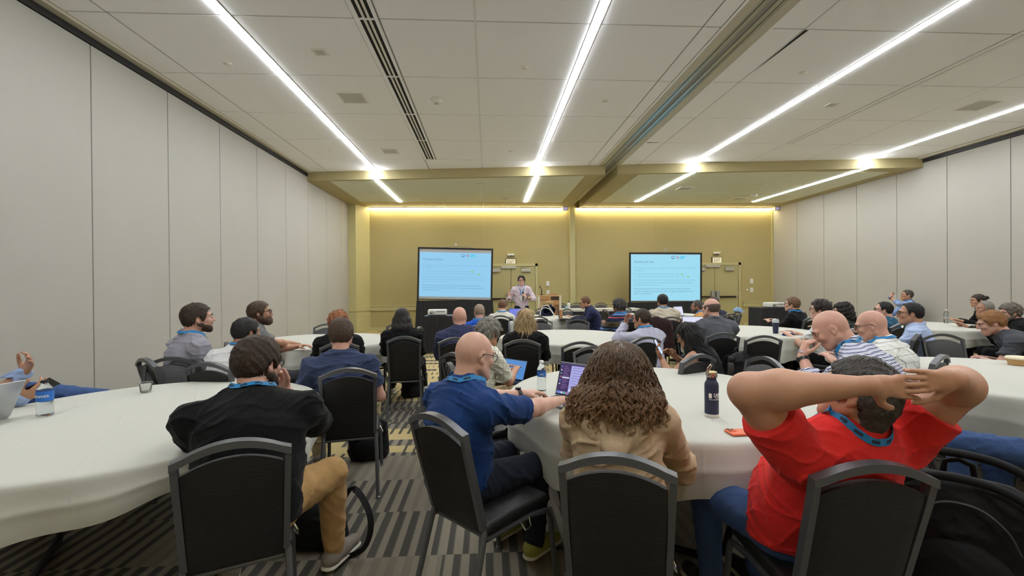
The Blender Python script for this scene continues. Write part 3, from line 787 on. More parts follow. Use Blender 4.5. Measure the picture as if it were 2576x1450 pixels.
def screen(x, y, zb, W, H, roll, label, img, img_lo, img_hi):
    t = thing('projection_screen', label, 'projector screen', (x, y, 0), 0, 'projection screens')
    R = Matrix.Translation((0, 0, zb)) @ Matrix.Rotation(roll, 4, 'Y')
    def add(mb, name, mat, par=t): 
        for i, v in enumerate(mb.v): mb.v[i] = tuple(R @ Vector(v))
        return mb.build(name, mat, par)
    b = .05
    for nm, lo, hi in (('left_border', (-W/2 - b, -.015, -b), (-W/2, .02, H + b)), ('right_border', (W/2, -.015, -b), (W/2 + b, .02, H + b)), ('top_border', (-W/2, -.015, H), (W/2, .02, H + b)), ('bottom_border', (-W/2, -.015, -b * .5), (W/2, .02, 0))):
        add(MB().box(lo, hi), nm, M_SCRBLACK)
    add(MB().box((-W/2, -.002, 0), (W/2, .012, H)), 'screen_fabric', M_SCRGREY)
    add(MB().tube([(-.55, 0, H + b), (-.25, -.01, H + b + .03), (.25, -.01, H + b + .03), (.55, 0, H + b)], .012, 6).lathe([(.02, 0), (.02, .07), (.035, .075), (.03, .1), (.01, .12)], (0, 0, H + b + .02), 12), 'top_handle', M_METAL)
    im = add(MB().box((-W/2 + .012, -.006, img_lo), (W/2 - .012, -.0025, img_hi)), 'projected_image', img)
    # drape below
    pleated('drape', [(-W/2 - .06, .12), (-W/2 - .06, -.03), (W/2 + .06, -.03), (W/2 + .06, .12)], .02, zb - .03, M_SKIRT, t, .03, .022, .05)
    for s in (-1, 1):
        MB().tube([(s * (W/2 + .02), .06, 0), (s * (W/2 + .02), .04, zb)], .02, 6).tube([(s * (W/2 + .02), -.35, .012), (s * (W/2 + .02), .55, .012)], .018, 6).build('stand_leg', M_TABLE, t)
    # slide text, laid out on the slide
    w = W - .024; h = img_hi - img_lo
    def put(name, body, u, v, size, mat, width=None):
        M = R @ Matrix.Translation((-w / 2 + u * w, -.0075, img_lo + (1 - v) * h)) @ Matrix.Rotation(math.radians(90), 4, 'X')
        text_mesh(name, body, size * h, mat, im, M, 'LEFT', width * w if width else None)
    put('slide_title', 'Working with Sites', .04, .18, .062, M_INK2, .29)
    lines = [('Working with this many sites is challenging.  We have to adhere to many different', .305, .90, M_INK), ('sites policies.', .355, .14, M_INK),
             ('Some institutions want to maintain access to their nodes', .432, .60, M_LOGOC), ('Some want to run scanning or antivirus software on their nodes', .487, .69, M_INK),
             ('There have been multiple instances where a site reported detected malware from', .565, .89, M_INK), ('their scanning tools. But our investigation revealed it was just normal usage, but', .62, .87, M_INK), ('sometimes that was also correct.', .67, .36, M_INK),
             ('Most scanning and antivirus tools used by sites don\'t recognize containers', .755, .82, M_INK2), ('properly, and often flag users running "sudo" or writing to privileged directories', .81, .86, M_INK2), ('within those containers.', .862, .26, M_INK2)]
    for k, (s, v, wd, mt) in enumerate(lines):
        ind = .09 if k in (2, 3) else .04
        put('slide_text', s, ind, v, .036, M_INK if k in (2, 3) else mt, wd)
    for v, u in ((.425, .735), (.48, .825)):
        bl = MB().lathe([(0, 0), (.012 * h, 0), (.012 * h, .002), (0, .002)], n=16)
        MT = R @ Matrix.Translation((-w / 2 + u * w, -.0075, img_lo + (1 - v) * h)) @ Matrix.Rotation(math.radians(90), 4, 'X')
        bl2 = MB().lathe([(0, 0), (.018 * h, 0), (.018 * h, .002), (0, .002)], n=18, M=MT); bl2.build('green_tick', M_TICK, im)
        put('bullet', '\u2022', .05, v + .012, .05, M_INK2)
    MT = R @ Matrix.Translation((-w / 2 + .605 * w, -.0075, img_lo + .935 * h)) @ Matrix.Rotation(math.radians(90), 4, 'X')
    MB().lathe([(0, 0), (.034 * h, 0), (.034 * h, .002), (0, .002)], n=28, M=MT).build('round_logo', M_LOGOB, im)
    MT2 = MT @ Matrix.Translation((0, .004, .003))
    MB().lathe([(0, 0), (.018 * h, 0), (.018 * h, .001), (0, .001)], n=20, M=MT2).build('logo_centre', M_LOGOW, im)
    put('letter_logo', 'N', .652, .092, .085, M_LOGOR, .034)
    lc = MB()
    for (u0, u1, v0, v1) in ((.708, .712, .03, .10), (.716, .742, .03, .10), (.742, .775, .03, .085)): 
        lc.box((-w/2 + u0*w, -.008, img_lo + (1-v1)*h), (-w/2 + u1*w, -.0065, img_lo + (1-v0)*h))
    add(lc, 'pale_blue_logo', M_LOGOC, im)
    return t
screen(-1.03, 14.0, 1.10, 2.24, 1.56, .026, 'first projection screen with a pale blue slide, grey band on top', M_BLUE1, .075, 1.46)
screen(5.82, 14.3, .965, 2.33, 1.545, .008, 'second projection screen with a pale blue slide, nearer the right wall', M_BLUE2, .02, 1.53)

# ------------------------------------------------------------------ lectern
t = thing('lectern', 'wooden plank lectern with white corner posts beside the speaker', 'lectern', (1.77, 12.8, 0), math.radians(-4))
MB().box((-.29, -.2, .02), (.29, .22, 1.2)).build('carcass', simple('lectern_dark', (70, 46, 28), .6), t)
for sx in (-1, 1): MB().bbox((sx * .30 - .03, -.235, 0), (sx * .30 + .03, -.17, 1.235), .006).build('corner_post', simple('post_cream', (222, 214, 190), .5), t)
wc = [(176, 132, 84), (96, 62, 38), (150, 104, 62), (60, 38, 26), (200, 160, 108), (122, 84, 50)]
rr = random.Random(5); z = .05; ri = 0
while z < 1.19:
    hh = rr.choice((.11, .13, .15)); hh = min(hh, 1.2 - z); x = -.268
    while x < .26:
        ww = min(rr.uniform(.12, .34), .268 - x)
        if ww < .05: break
        c = rr.choice(wc)
        MB().bbox((x + .002, -.228 - rr.uniform(0, .012), z + .002), (x + ww - .002, -.2, z + hh - .002), .003).build('plank', simple('lectern_wood_%d' % wc.index(c), c, .55, var=.25, scale=14), t)
        x += ww
    z += hh; ri += 1
for sx in (-1, 1):
    for k in range(8): MB().bbox((sx * .29 - .008, -.18, .05 + k * .142), (sx * .29 + .008, .2, .185 + k * .142), .003).build('plank', simple('lectern_wood_%d' % (k % 3), wc[k % 3], .55), t)
pb = MB().bbox((-.265, -.262, .90), (.10, -.236, 1.075), .004).build('sign_board', simple('sign_wood', (206, 172, 122), .5, var=.12, scale=10), t)
MS = Matrix.Rotation(math.radians(90), 4, 'X')
M_SIGNINK = simple('sign_ink', (40, 26, 18), .6)
text_mesh('lettering', 'EXPERIENCE', .03, M_SIGNINK, pb, Matrix.Translation((-.24, -.264, 1.035)) @ MS, 'LEFT', .12)
text_mesh('lettering', 'COLUMBUS', .075, M_SIGNINK, pb, Matrix.Translation((-.245, -.264, .965)) @ MS, 'LEFT', .32)
MB().box((-.235, -.2645, .925), (.06, -.262, .932)).build('sign_rule', M_SIGNINK, pb)
MB().add([(-.31, -.24, 1.2), (.31, -.24, 1.2), (.31, .24, 1.2), (-.31, .24, 1.2), (-.31, -.24, 1.235), (.31, -.24, 1.235), (.31, .24, 1.225), (-.31, .24, 1.225)], [(0,3,2,1),(4,5,6,7),(0,1,5,4),(1,2,6,5),(2,3,7,6),(3,0,4,7)]).build('top_board', simple('lectern_wood_4', wc[4], .55), t)
MB().bbox((-.05, -.12, 1.232), (.22, .1, 1.26), .006).build('reading_ledge', simple('lectern_wood_2', wc[2], .55), t)
t = thing('microphone', 'gooseneck microphone standing on the wooden lectern', 'microphone', (1.56, 12.85, 1.236), 0)
MB().lathe([(.05, 0), (.05, .015), (.02, .025), (.018, .03)], n=16).build('base', M_BLACK, t)
MB().tube([(0, 0, .02), (0, 0, .14), (-.01, 0, .18), (-.03, -.01, .22)], [.014, .014, .008, .008], 8).build('stem', M_BLACK, t)
MB().tube([(-.03, -.01, .215), (-.045, -.02, .24), (-.055, -.025, .26)], [.012, .024, .020], 10).build('head', simple('mic_mesh', (90, 88, 84), .5, .5), t)
# ------------------------------------------------------------------ people: implicit bodies meshed with surface nets
A3 = lambda *v: np.array(v, dtype=float)
def unit(v): v = np.asarray(v, float); return v / max(1e-9, np.linalg.norm(v))

class Vol:
    """signed distance grid with smooth union, cuts and a surface-nets mesher"""
    def __init__(s, lo, hi, h):
        s.h = h; s.lo = np.asarray(lo, float) - 2 * h
        s.n = np.maximum(4, np.ceil((np.asarray(hi, float) + 2 * h - s.lo) / h).astype(int) + 1)
        s.D = np.full(tuple(s.n), 0.06, np.float32)
        s.ax = [(s.lo[i] + h * np.arange(s.n[i])).astype(np.float32) for i in range(3)]
    def sl(s, lo, hi):
        a = np.clip(np.floor((np.asarray(lo) - s.lo) / s.h).astype(int), 0, s.n - 1)
        b = np.clip(np.ceil((np.asarray(hi) - s.lo) / s.h).astype(int) + 1, 1, s.n)
        if np.any(b <= a): return None
        sl = tuple(slice(a[i], b[i]) for i in range(3))
        X, Y, Z = np.ix_(s.ax[0][sl[0]], s.ax[1][sl[1]], s.ax[2][sl[2]])
        return sl, X, Y, Z
    def put(s, sl, d, k, sub=False):
        o = s.D[sl]
        if sub:
            d = -d; hh = np.maximum(k - np.abs(o - d), 0) / k
            s.D[sl] = np.maximum(o, d) + hh * hh * k * .25
        else:
            hh = np.maximum(k - np.abs(o - d), 0) / k
            s.D[sl] = np.minimum(o, d) - hh * hh * k * .25
    def cap(s, a, b, ra, rb=None, k=.02, flat=None, sub=False):
        a = np.asarray(a, float); b = np.asarray(b, float); rb = ra if rb is None else rb
        R = max(ra, rb) + k + 3 * s.h
        q = s.sl(np.minimum(a, b) - R, np.maximum(a, b) + R)
        if q is None: return s
        sl, X, Y, Z = q; ab = (b - a).astype(np.float32); l2 = float(max(1e-9, ab @ ab))
        px, py, pz = X - np.float32(a[0]), Y - np.float32(a[1]), Z - np.float32(a[2])
        t = np.clip((px * ab[0] + py * ab[1] + pz * ab[2]) / l2, 0, 1)
        px = px - t * ab[0]; py = py - t * ab[1]; pz = pz - t * ab[2]
        d2 = px * px + py * py + pz * pz
        if flat is not None:
            n, f = flat; n = unit(n).astype(np.float32)
            qn = px * n[0] + py * n[1] + pz * n[2]
            d2 = d2 + (f * f - 1) * qn * qn
        s.put(sl, np.sqrt(d2) - (ra + (rb - ra) * t), k, sub); return s
    def ell(s, c, r, F=None, k=.02, sub=False, grow=0.0):
        c = np.asarray(c, float); r = np.asarray(r, float) + grow; R = r.max() + k + 3 * s.h
        q = s.sl(c - R, c + R)
        if q is None: return s
        sl, X, Y, Z = q
        px, py, pz = X - np.float32(c[0]), Y - np.float32(c[1]), Z - np.float32(c[2])
        F = np.eye(3) if F is None else F
        F = F.astype(np.float32)
        u = [(px * F[0, i] + py * F[1, i] + pz * F[2, i]) / np.float32(r[i]) for i in range(3)]
        k0 = np.sqrt(u[0]**2 + u[1]**2 + u[2]**2)
        k1 = np.sqrt((u[0]/r[0])**2 + (u[1]/r[1])**2 + (u[2]/r[2])**2) + 1e-6
        s.put(sl, (k0 * (k0 - 1) / k1).astype(np.float32), k, sub); return s
    def plane(s, p, n, k=.006):
        """remove the side the normal points to"""
        n = unit(n); p = np.asarray(p, float)
        X, Y, Z = np.ix_(*s.ax)
        d = ((X - p[0]) * n[0] + (Y - p[1]) * n[1] + (Z - p[2]) * n[2]).astype(np.float32)
        hh = np.maximum(k - np.abs(s.D - d), 0) / k
        s.D = np.maximum(s.D, d) + hh * hh * k * .25; return s
    def pts(s):
        X, Y, Z = np.ix_(*s.ax); return X, Y, Z
    def disp(s, fn, band=.03):
        m = np.abs(s.D) < band; i, j, k = np.nonzero(m)
        s.D[m] += fn(s.ax[0][i], s.ax[1][j], s.ax[2][k]).astype(np.float32); return s
    def sample(s, p):
        q = np.clip((np.asarray(p) - s.lo) / s.h, 0, s.n - 1.001); i = q.astype(int); f = q - i; r = 0
        for a in (0, 1):
            for b in (0, 1):
                for c in (0, 1):
                    w = (f[0] if a else 1 - f[0]) * (f[1] if b else 1 - f[1]) * (f[2] if c else 1 - f[2])
                    r += w * s.D[i[0] + a, i[1] + b, i[2] + c]
        return float(r)
    def sample_many(s, p):
        q = np.clip((p - s.lo) / s.h, 0, s.n - 1.001); i = q.astype(int); f = q - i; r = 0
        for a in (0, 1):
            for b in (0, 1):
                for c in (0, 1):
                    w = (f[:, 0] if a else 1 - f[:, 0]) * (f[:, 1] if b else 1 - f[:, 1]) * (f[:, 2] if c else 1 - f[:, 2])
                    r = r + w * s.D[i[:, 0] + a, i[:, 1] + b, i[:, 2] + c]
        return r
    def grad(s, p):
        e = s.h; p = np.asarray(p, float)
        return unit([s.sample(p + A3(e, 0, 0)) - s.sample(p - A3(e, 0, 0)), s.sample(p + A3(0, e, 0)) - s.sample(p - A3(0, e, 0)), s.sample(p + A3(0, 0, e)) - s.sample(p - A3(0, 0, e))])
    def mesh(s):
        D = s.D; ins = D < 0
        c = [ins[i:D.shape[0]-1+i, j:D.shape[1]-1+j, k:D.shape[2]-1+k] for i in (0, 1) for j in (0, 1) for k in (0, 1)]
        al = c[0].copy(); an = c[0].copy()
        for q in c[1:]: al &= q; an |= q
        act = an & ~al
        I, J, K = np.nonzero(act)
        if len(I) == 0: return np.zeros((0, 3)), np.zeros((0, 4), int)
        idx = np.full(act.shape, -1, np.int32); idx[I, J, K] = np.arange(len(I))
        acc = np.zeros((len(I), 3)); cnt = np.zeros(len(I))
        corner = [(i, j, k) for i in (0, 1) for j in (0, 1) for k in (0, 1)]
        vals = {q: D[I + q[0], J + q[1], K + q[2]] for q in corner}
        for q in corner:
            for a in range(3):
                if q[a]: continue
                r = list(q); r[a] = 1; r = tuple(r)
                d0, d1 = vals[q], vals[r]; m = (d0 < 0) != (d1 < 0)
                t = np.where(m, d0 / np.where(m, d0 - d1, 1), 0)
                for b in range(3):
                    acc[:, b] += np.where(m, q[b] + (t if b == a else 0), 0)
                cnt += m
        V = acc / cnt[:, None] + np.stack([I, J, K], 1)
        V = V * s.h + s.lo
        Q = []
        for a in range(3):
            b, c2 = (a + 1) % 3, (a + 2) % 3
            sl0 = [slice(None)] * 3; sl1 = [slice(None)] * 3
            sl0[a] = slice(0, -1); sl1[a] = slice(1, None)
            m = ins[tuple(sl0)] != ins[tuple(sl1)]
            P = np.stack(np.nonzero(m), 1)
            ok = (P[:, b] > 0) & (P[:, c2] > 0) & (P[:, b] < D.shape[b] - 1) & (P[:, c2] < D.shape[c2] - 1)
            P = P[ok]
            def at(db, dc):
                q = P.copy(); q[:, b] -= db; q[:, c2] -= dc
                return idx[q[:, 0], q[:, 1], q[:, 2]]
            f = np.stack([at(1, 1), at(0, 1), at(0, 0), at(1, 0)], 1)
            flip = ~ins[P[:, 0], P[:, 1], P[:, 2]]
            f[flip] = f[flip][:, ::-1]
            Q.append(f)
        Q = np.concatenate(Q); Q = Q[(Q >= 0).all(1)]
        return V, Q
    def build(s, name, mat, parent):
        V, Q = s.mesh()
        if len(Q) == 0: return None
        return fast_mesh(name, V, Q, mat, parent)

def sines(seed, lams, amps):
    r = np.random.default_rng(seed); W = []
    for lam, am in zip(lams, amps):
        for _ in range(3):
            d = unit(r.normal(size=3)); W.append((d * 2 * np.pi / lam, r.uniform(0, 6.28), am / 3))
    def fn(x, y, z):
        o = 0
        for kv, ph, am in W: o = o + am * np.sin(kv[0] * x + kv[1] * y + kv[2] * z + ph)
        return o
    return fn
def folds(seed, lams, amps, axis=(0, 0, 1), spread=.5):
    """crease-like ridges roughly across an axis"""
    r = np.random.default_rng(seed); W = []
    for lam, am in zip(lams, amps):
        for _ in range(2):
            d = unit(np.asarray(axis, float) + r.normal(size=3) * spread); W.append((d * np.pi / lam, r.uniform(0, 6.28), am, unit(r.normal(size=3)) * 2 * np.pi / (lam * 3.1), r.uniform(0, 6.28)))
    def fn(x, y, z):
        o = 0
        for kv, ph, am, k2, p2 in W:
            wob = 1.1 * np.sin(k2[0] * x + k2[1] * y + k2[2] * z + p2)
            q = 1 - np.abs(np.sin(kv[0] * x + kv[1] * y + kv[2] * z + ph + wob))
            o = o - am * (q * q * q) * (.5 + .5 * np.sin(k2[1] * x + k2[2] * y + k2[0] * z + ph))
        return o
    return fn

SKIN = dict(fair=(204, 168, 148), pink=(206, 166, 148), tan=(182, 142, 114), olive=(160, 122, 97), brown=(122, 86, 66), warm=(190, 148, 120))
def skin_mat(tone):
    n = 'skin_' + tone
    if n in MATS: return MATS[n]
    t = NT(n); co = t.coord(); c = SKIN[tone]
    f = t.noise(co, 14, 3); g = t.noise(co, 160, 2)
    a = t.mixc(f, lin((c[0] * .93, c[1] * .84, c[2] * .82)), lin((min(255, c[0] * 1.05), c[1] * 1.05, c[2] * 1.05)))
    b = t.mixc(t.math('MULTIPLY', g, .3), a, lin((c[0] * .86, c[1] * .72, c[2] * .68)))
    t.l(b, t.b.inputs['Base Color']); t.set(Roughness=.48)
    t.b.inputs['Subsurface Weight'].default_value = .08
    t.b.inputs['Subsurface Radius'].default_value = (.012, .005, .003); t.b.inputs['Subsurface Scale'].default_value = .6
    t.bump(t.noise(co, 420, 2), .12, .002)
    MATS[n] = t.m; return t.m
def hair_mat(name, rgb, rough=.5):
    n = 'hair_' + name
    if n in MATS: return MATS[n]
    t = NT(n); co = t.coord()
    f = t.noise(co, 90, 3, .7)
    t.l(t.mixc(f, lin(tuple(v * .62 for v in rgb)), lin(tuple(min(255, v * 1.25) for v in rgb))), t.b.inputs['Base Color'])
    t.set(Roughness=rough); t.b.inputs['Specular IOR Level'].default_value = .35
    t.bump(t.noise(co, 260, 2, .7), .5, .006)
    MATS[n] = t.m; return t.m
def cloth(name, rgb, rough=.85, var=.12, sheen=.04):
    n = 'cloth_' + name
    if n in MATS: return MATS[n]
    t = NT(n); co = t.coord(); f = t.noise(co, 380, 2, .6); g = t.noise(co, 9, 3)
    c = lin(rgb)
    a = t.mixc(f, tuple(v * (1 - var) for v in c[:3]) + (1,), tuple(min(1, v * (1 + var)) for v in c[:3]) + (1,))
    t.l(a, t.b.inputs['Base Color']); t.set(Roughness=rough); t.b.inputs['Specular IOR Level'].default_value = .2
    t.b.inputs['Sheen Weight'].default_value = sheen
    h = t.math('ADD', t.math('MULTIPLY', t.noise(co, 18, 3, .5), 1.0), t.math('MULTIPLY', f, .06))
    t.bump(h, .35, .02)
    MATS[n] = t.m; return t.m
def patterned(name, kind, base, ink, per, wd=.16, base2=None, rot=0):
    """woven checks and stripes in the garment's own coordinates"""
    n = 'cloth_' + name
    if n in MATS: return MATS[n]
    t = NT(n); co = t.coord()
    mp = t.n('ShaderNodeMapping'); mp.inputs['Rotation'].default_value = (rot, 0, 0); t.l(co, mp.inputs[0])
    wob = t.n('ShaderNodeTexNoise'); wob.inputs['Scale'].default_value = 6; t.l(co, wob.inputs['Vector'])
    vm = t.n('ShaderNodeVectorMath', operation='MULTIPLY_ADD'); t.l(wob.outputs['Color'], vm.inputs[0]); vm.inputs[1].default_value = (.02, .02, .02); t.l(mp.outputs[0], vm.inputs[2])
    s = t.n('ShaderNodeSeparateXYZ'); t.l(vm.outputs[0], s.inputs[0])
    fr = lambda o, p, off=0: t.math('LESS_THAN', t.math('FRACT', t.math('DIVIDE', t.math('ADD', o, 10 + off), p)), wd)
    if kind in ('check', 'gingham'):
        a, b = fr(t.math('ADD', s.outputs[0], t.math('MULTIPLY', s.outputs[1], .75)), per), fr(t.math('ADD', s.outputs[2], t.math('MULTIPLY', s.outputs[1], .2)), per)
        if kind == 'gingham':
            m = t.math('MULTIPLY', t.math('ADD', a, b), .5)
        else: m = t.math('MAXIMUM', a, b)
        t.l(t.mixc(m, lin(base), lin(ink)), t.b.inputs['Base Color'])
    elif kind == 'bands':
        v = t.math('FRACT', t.math('DIVIDE', t.math('ADD', s.outputs[2], 10), per))
        nd = t.n('ShaderNodeValToRGB'); nd.color_ramp.interpolation = 'CONSTANT'; e = nd.color_ramp.elements
        while len(e) < len(base): e.new(.5)
        for el, (p, c) in zip(e, base): el.position = p; el.color = lin(c)
        t.l(v, nd.inputs[0]); t.l(nd.outputs[0], t.b.inputs['Base Color'])
    t.set(Roughness=.85); t.b.inputs['Specular IOR Level'].default_value = .2
    t.bump(t.noise(co, 18, 3), .35, .02)
    MATS[n] = t.m; return t.m

M_LANYARD = simple('lanyard_blue', (20, 118, 176), .6)
M_GLASS = simple('glasses_black', (16, 16, 18), .3)
M_EYE = simple('eye_white', (196, 186, 176), .3)
M_IRIS = simple('iris_dark', (40, 28, 20), .2)
M_LIP = simple('lips', (176, 104, 92), .5)
M_LENS = None

def ik(S, W, l1, l2, pole):
    S, W = A3(*S), A3(*W); d = W - S; L = np.linalg.norm(d); u = d / L
    L2 = min(L, (l1 + l2) * .995)
    if L > L2: W = S + u * L2; L = L2
    a = (l1 * l1 - l2 * l2 + L * L) / (2 * L); hgt = math.sqrt(max(0, l1 * l1 - a * a))
    p = np.asarray(pole, float); p = p - u * (p @ u); p = unit(p)
    return S + u * a + p * hgt, W

def hand(v, W, d, n, right, curl=.25, s=1.0, k=.006, spread=1.0, curls=None, thumb=None):
    """palm, four separate fingers of different lengths and a thumb leaving the side of the palm"""
    d = unit(d); n = np.asarray(n, float); n = unit(n - d * (n @ d)); l = np.cross(d, n) * (1 if right else -1)
    P = lambda a, b, c=0: W + (d * a + l * b + n * c) * s
    v.cap(P(-.02, 0), P(.03, 0), .026 * s, .030 * s, .02, (n, 1.5))
    for off in (.022, .0, -.022): v.cap(P(.02, off * .75), P(.082, off), .0165 * s, .0135 * s, .014, (n, 1.15))
    segs = ((.029, (.042, .025, .020), .0094), (.0095, (.046, .029, .021), .0096), (-.0095, (.042, .027, .020), .0092), (-.028, (.033, .021, .017), .0082))
    tips = []
    for i, (off, ls, r) in enumerate(segs):
        c = curl if curls is None else curls[i]
        p = P(.086 - .004 * abs(i - 1), off); ang = 0; spr = off * 3.2 * spread
        prev = p; rr = r * s
        for j, (L, bend) in enumerate(zip(ls, (62, 80, 45))):
            ang += math.radians(bend) * c
            dd = unit(d * math.cos(ang) + n * math.sin(ang) + l * spr * max(0, 1 - c))
            q = prev + dd * L * s
            v.cap(prev, q, rr, rr * .92, k); prev = q; rr *= .92
        tips.append(prev)
    b0 = P(.018, .026, .004); th = thumb or ((.62, .72, .25), (.85, .38, .32))
    q1 = b0 + unit(d * th[0][0] + l * th[0][1] + n * th[0][2]) * .046 * s
    q2 = q1 + unit(d * th[1][0] + l * th[1][1] + n * th[1][2]) * .034 * s
    q3 = q2 + unit(d * (th[1][0] + .2) + l * (th[1][1] - .2) + n * th[1][2]) * .024 * s
    v.cap(b0, q1, .0155 * s, .0125 * s, .014); v.cap(q1, q2, .0118 * s, .0105 * s, k); v.cap(q2, q3, .0105 * s, .009 * s, k)
    return tips

def head_shape(v, H, F, s, jaw=1.0, k=.018, ears=True):
    P = lambda x, y, z: H + F @ (A3(x, y, z) * s)
    R = lambda *r: A3(*r) * s
    v.ell(P(0, -.014, .030), R(.0755, .096, .0875), F, k)
    v.ell(P(0, -.045, .005), R(.066, .06, .07), F, k)
    v.ell(P(0, .022, -.012), R(.066, .072, .085), F, k)
    v.ell(P(0, .034, -.058), R(.054 * jaw, .056, .052), F, k)
    v.cap(P(-.014, .076, -.098), P(.014, .076, -.098), .019 * s, None, .03)
    for sx in (-1, 1):
        v.cap(P(sx * .058 * jaw, -.002, -.052), P(sx * .026, .066, -.092), .018 * s, .016 * s, .03)
        v.ell(P(sx * .044, .068, -.022), R(.022, .018, .02), F, .02)          # cheek
        v.cap(P(sx * .014, .088, .028), P(sx * .048, .074, .028), .010 * s, None, .016)  # brow ridge
        v.ell(P(sx * .032, .094, .008), R(.017, .013, .012), F, .012, sub=True)
        if ears:
            v.ell(P(sx * .0755, -.012, -.004), R(.011, .019, .031), F, .006)
            v.ell(P(sx * .086, -.008, .0), R(.008, .011, .018), F, .005, sub=True)
            v.ell(P(sx * .0775, -.002, -.030), R(.007, .009, .010), F, .006)
    v.cap(P(0, .092, .018), P(0, .112, -.022), .008 * s, .0125 * s, .012)
    for sx in (-1, 1): v.ell(P(sx * .012, .100, -.027), R(.0095, .011, .008), F, .008)
    v.cap(P(-.018, .088, -.058), P(.018, .088, -.058), .0085 * s, None, .014)
    v.cap(P(-.013, .088, -.070), P(.013, .088, -.070), .009 * s, None, .014)

def pw(y, pts):
    return np.interp(y, [p[0] for p in pts], [p[1] for p in pts])

HAIRLINES = {  # z of the lower edge of the hair as a function of y in the head frame
    'short': [(-.2, -.075), (-.09, -.072), (-.062, -.066), (-.034, -.028), (-.022, .018), (-.004, .026), (.008, .0), (.026, -.018), (.040, .006), (.058, .062), (.082, .082), (.1, .09)],
    'nape': [(-.2, -.135), (-.08, -.13), (-.045, -.12), (-.03, -.06), (-.022, .014), (-.004, .022), (.008, -.01), (.030, -.03), (.046, .0), (.062, .055), (.085, .075), (.1, .08)],
    'low': [(-.2, -.095), (-.08, -.09), (-.055, -.08), (-.034, -.035), (-.022, .014), (-.004, .022), (.008, -.01), (.030, -.03), (.046, .0), (.062, .055), (.085, .075), (.1, .08)],
    'receding': [(-.2, -.075), (-.062, -.066), (-.034, -.028), (-.022, .018), (-.004, .026), (.008, .0), (.022, -.01), (.034, .05), (.05, .098), (.1, .11)],
}

def strands(name, V, N, crown, F, n, length, wid, mat, parent, seed=1, lift=.25, droop=.35, noise=.28):
    """thin tapered locks lying along the hair, rooted on its surface"""
    if len(V) == 0: return
    r = np.random.default_rng(seed); ii = r.integers(0, len(V), n); P = V[ii]; Nn = N[ii]
    away = P - crown; away -= Nn * (away * Nn).sum(1)[:, None]; away /= np.linalg.norm(away, axis=1)[:, None] + 1e-6
    down = -F[:, 2][None] * droop; T = away + down + r.normal(size=P.shape) * noise; T -= Nn * (T * Nn).sum(1)[:, None]; T /= np.linalg.norm(T, axis=1)[:, None] + 1e-6
    B = np.cross(T, Nn); L = length * r.uniform(.5, 1.2, n)[:, None]; Wd = wid * r.uniform(.6, 1.3, n)[:, None]
    p0 = P - Nn * .002; p1 = P + T * L * .5 + Nn * L * lift * .5; p2 = P + T * L + Nn * L * (lift * .55) + B * L * r.normal(size=(n, 1)) * .5 * noise
    Vv = np.stack([p0 - B * Wd, p0 + B * Wd, p1 - B * Wd * .8, p1 + B * Wd * .8, p2], 1).reshape(-1, 3)
    b = np.arange(n)[:, None] * 5
    q = np.concatenate([b + np.array([[0, 1, 3]]), b + np.array([[0, 3, 2]]), b + np.array([[2, 3, 4]])])
    o = fast_mesh(name, Vv, q, mat, parent, True); o['kind'] = 'stuff'; return o

def mesh_normals(V, Q):
    N = np.zeros_like(V); a = V[Q[:, 0]]; fn = np.cross(V[Q[:, 1]] - a, V[Q[:, 2]] - a)
    for k in range(Q.shape[1]): np.add.at(N, Q[:, k], fn)
    return N / (np.linalg.norm(N, axis=1)[:, None] + 1e-12)

def ribbon(name, pts, nrm, width, mat, parent, thick=.0012):
    P = np.array(pts); Nn = np.array(nrm); T = np.gradient(P, axis=0); T /= np.linalg.norm(T, axis=1)[:, None] + 1e-9
    B = np.cross(T, Nn); B /= np.linalg.norm(B, axis=1)[:, None] + 1e-9
    V = np.concatenate([P - B * width / 2, P + B * width / 2, P - B * width / 2 + Nn * thick, P + B * width / 2 + Nn * thick]); m = len(P)
    F = []
    for i in range(m - 1):
        F += [(i, i+1, m+i+1, m+i), (2*m+i, 3*m+i, 3*m+i+1, 2*m+i+1), (i, 2*m+i, 2*m+i+1, i+1), (m+i, m+i+1, 3*m+i+1, 3*m+i)]
    return mesh_obj(name, V, F, mat, parent, False)

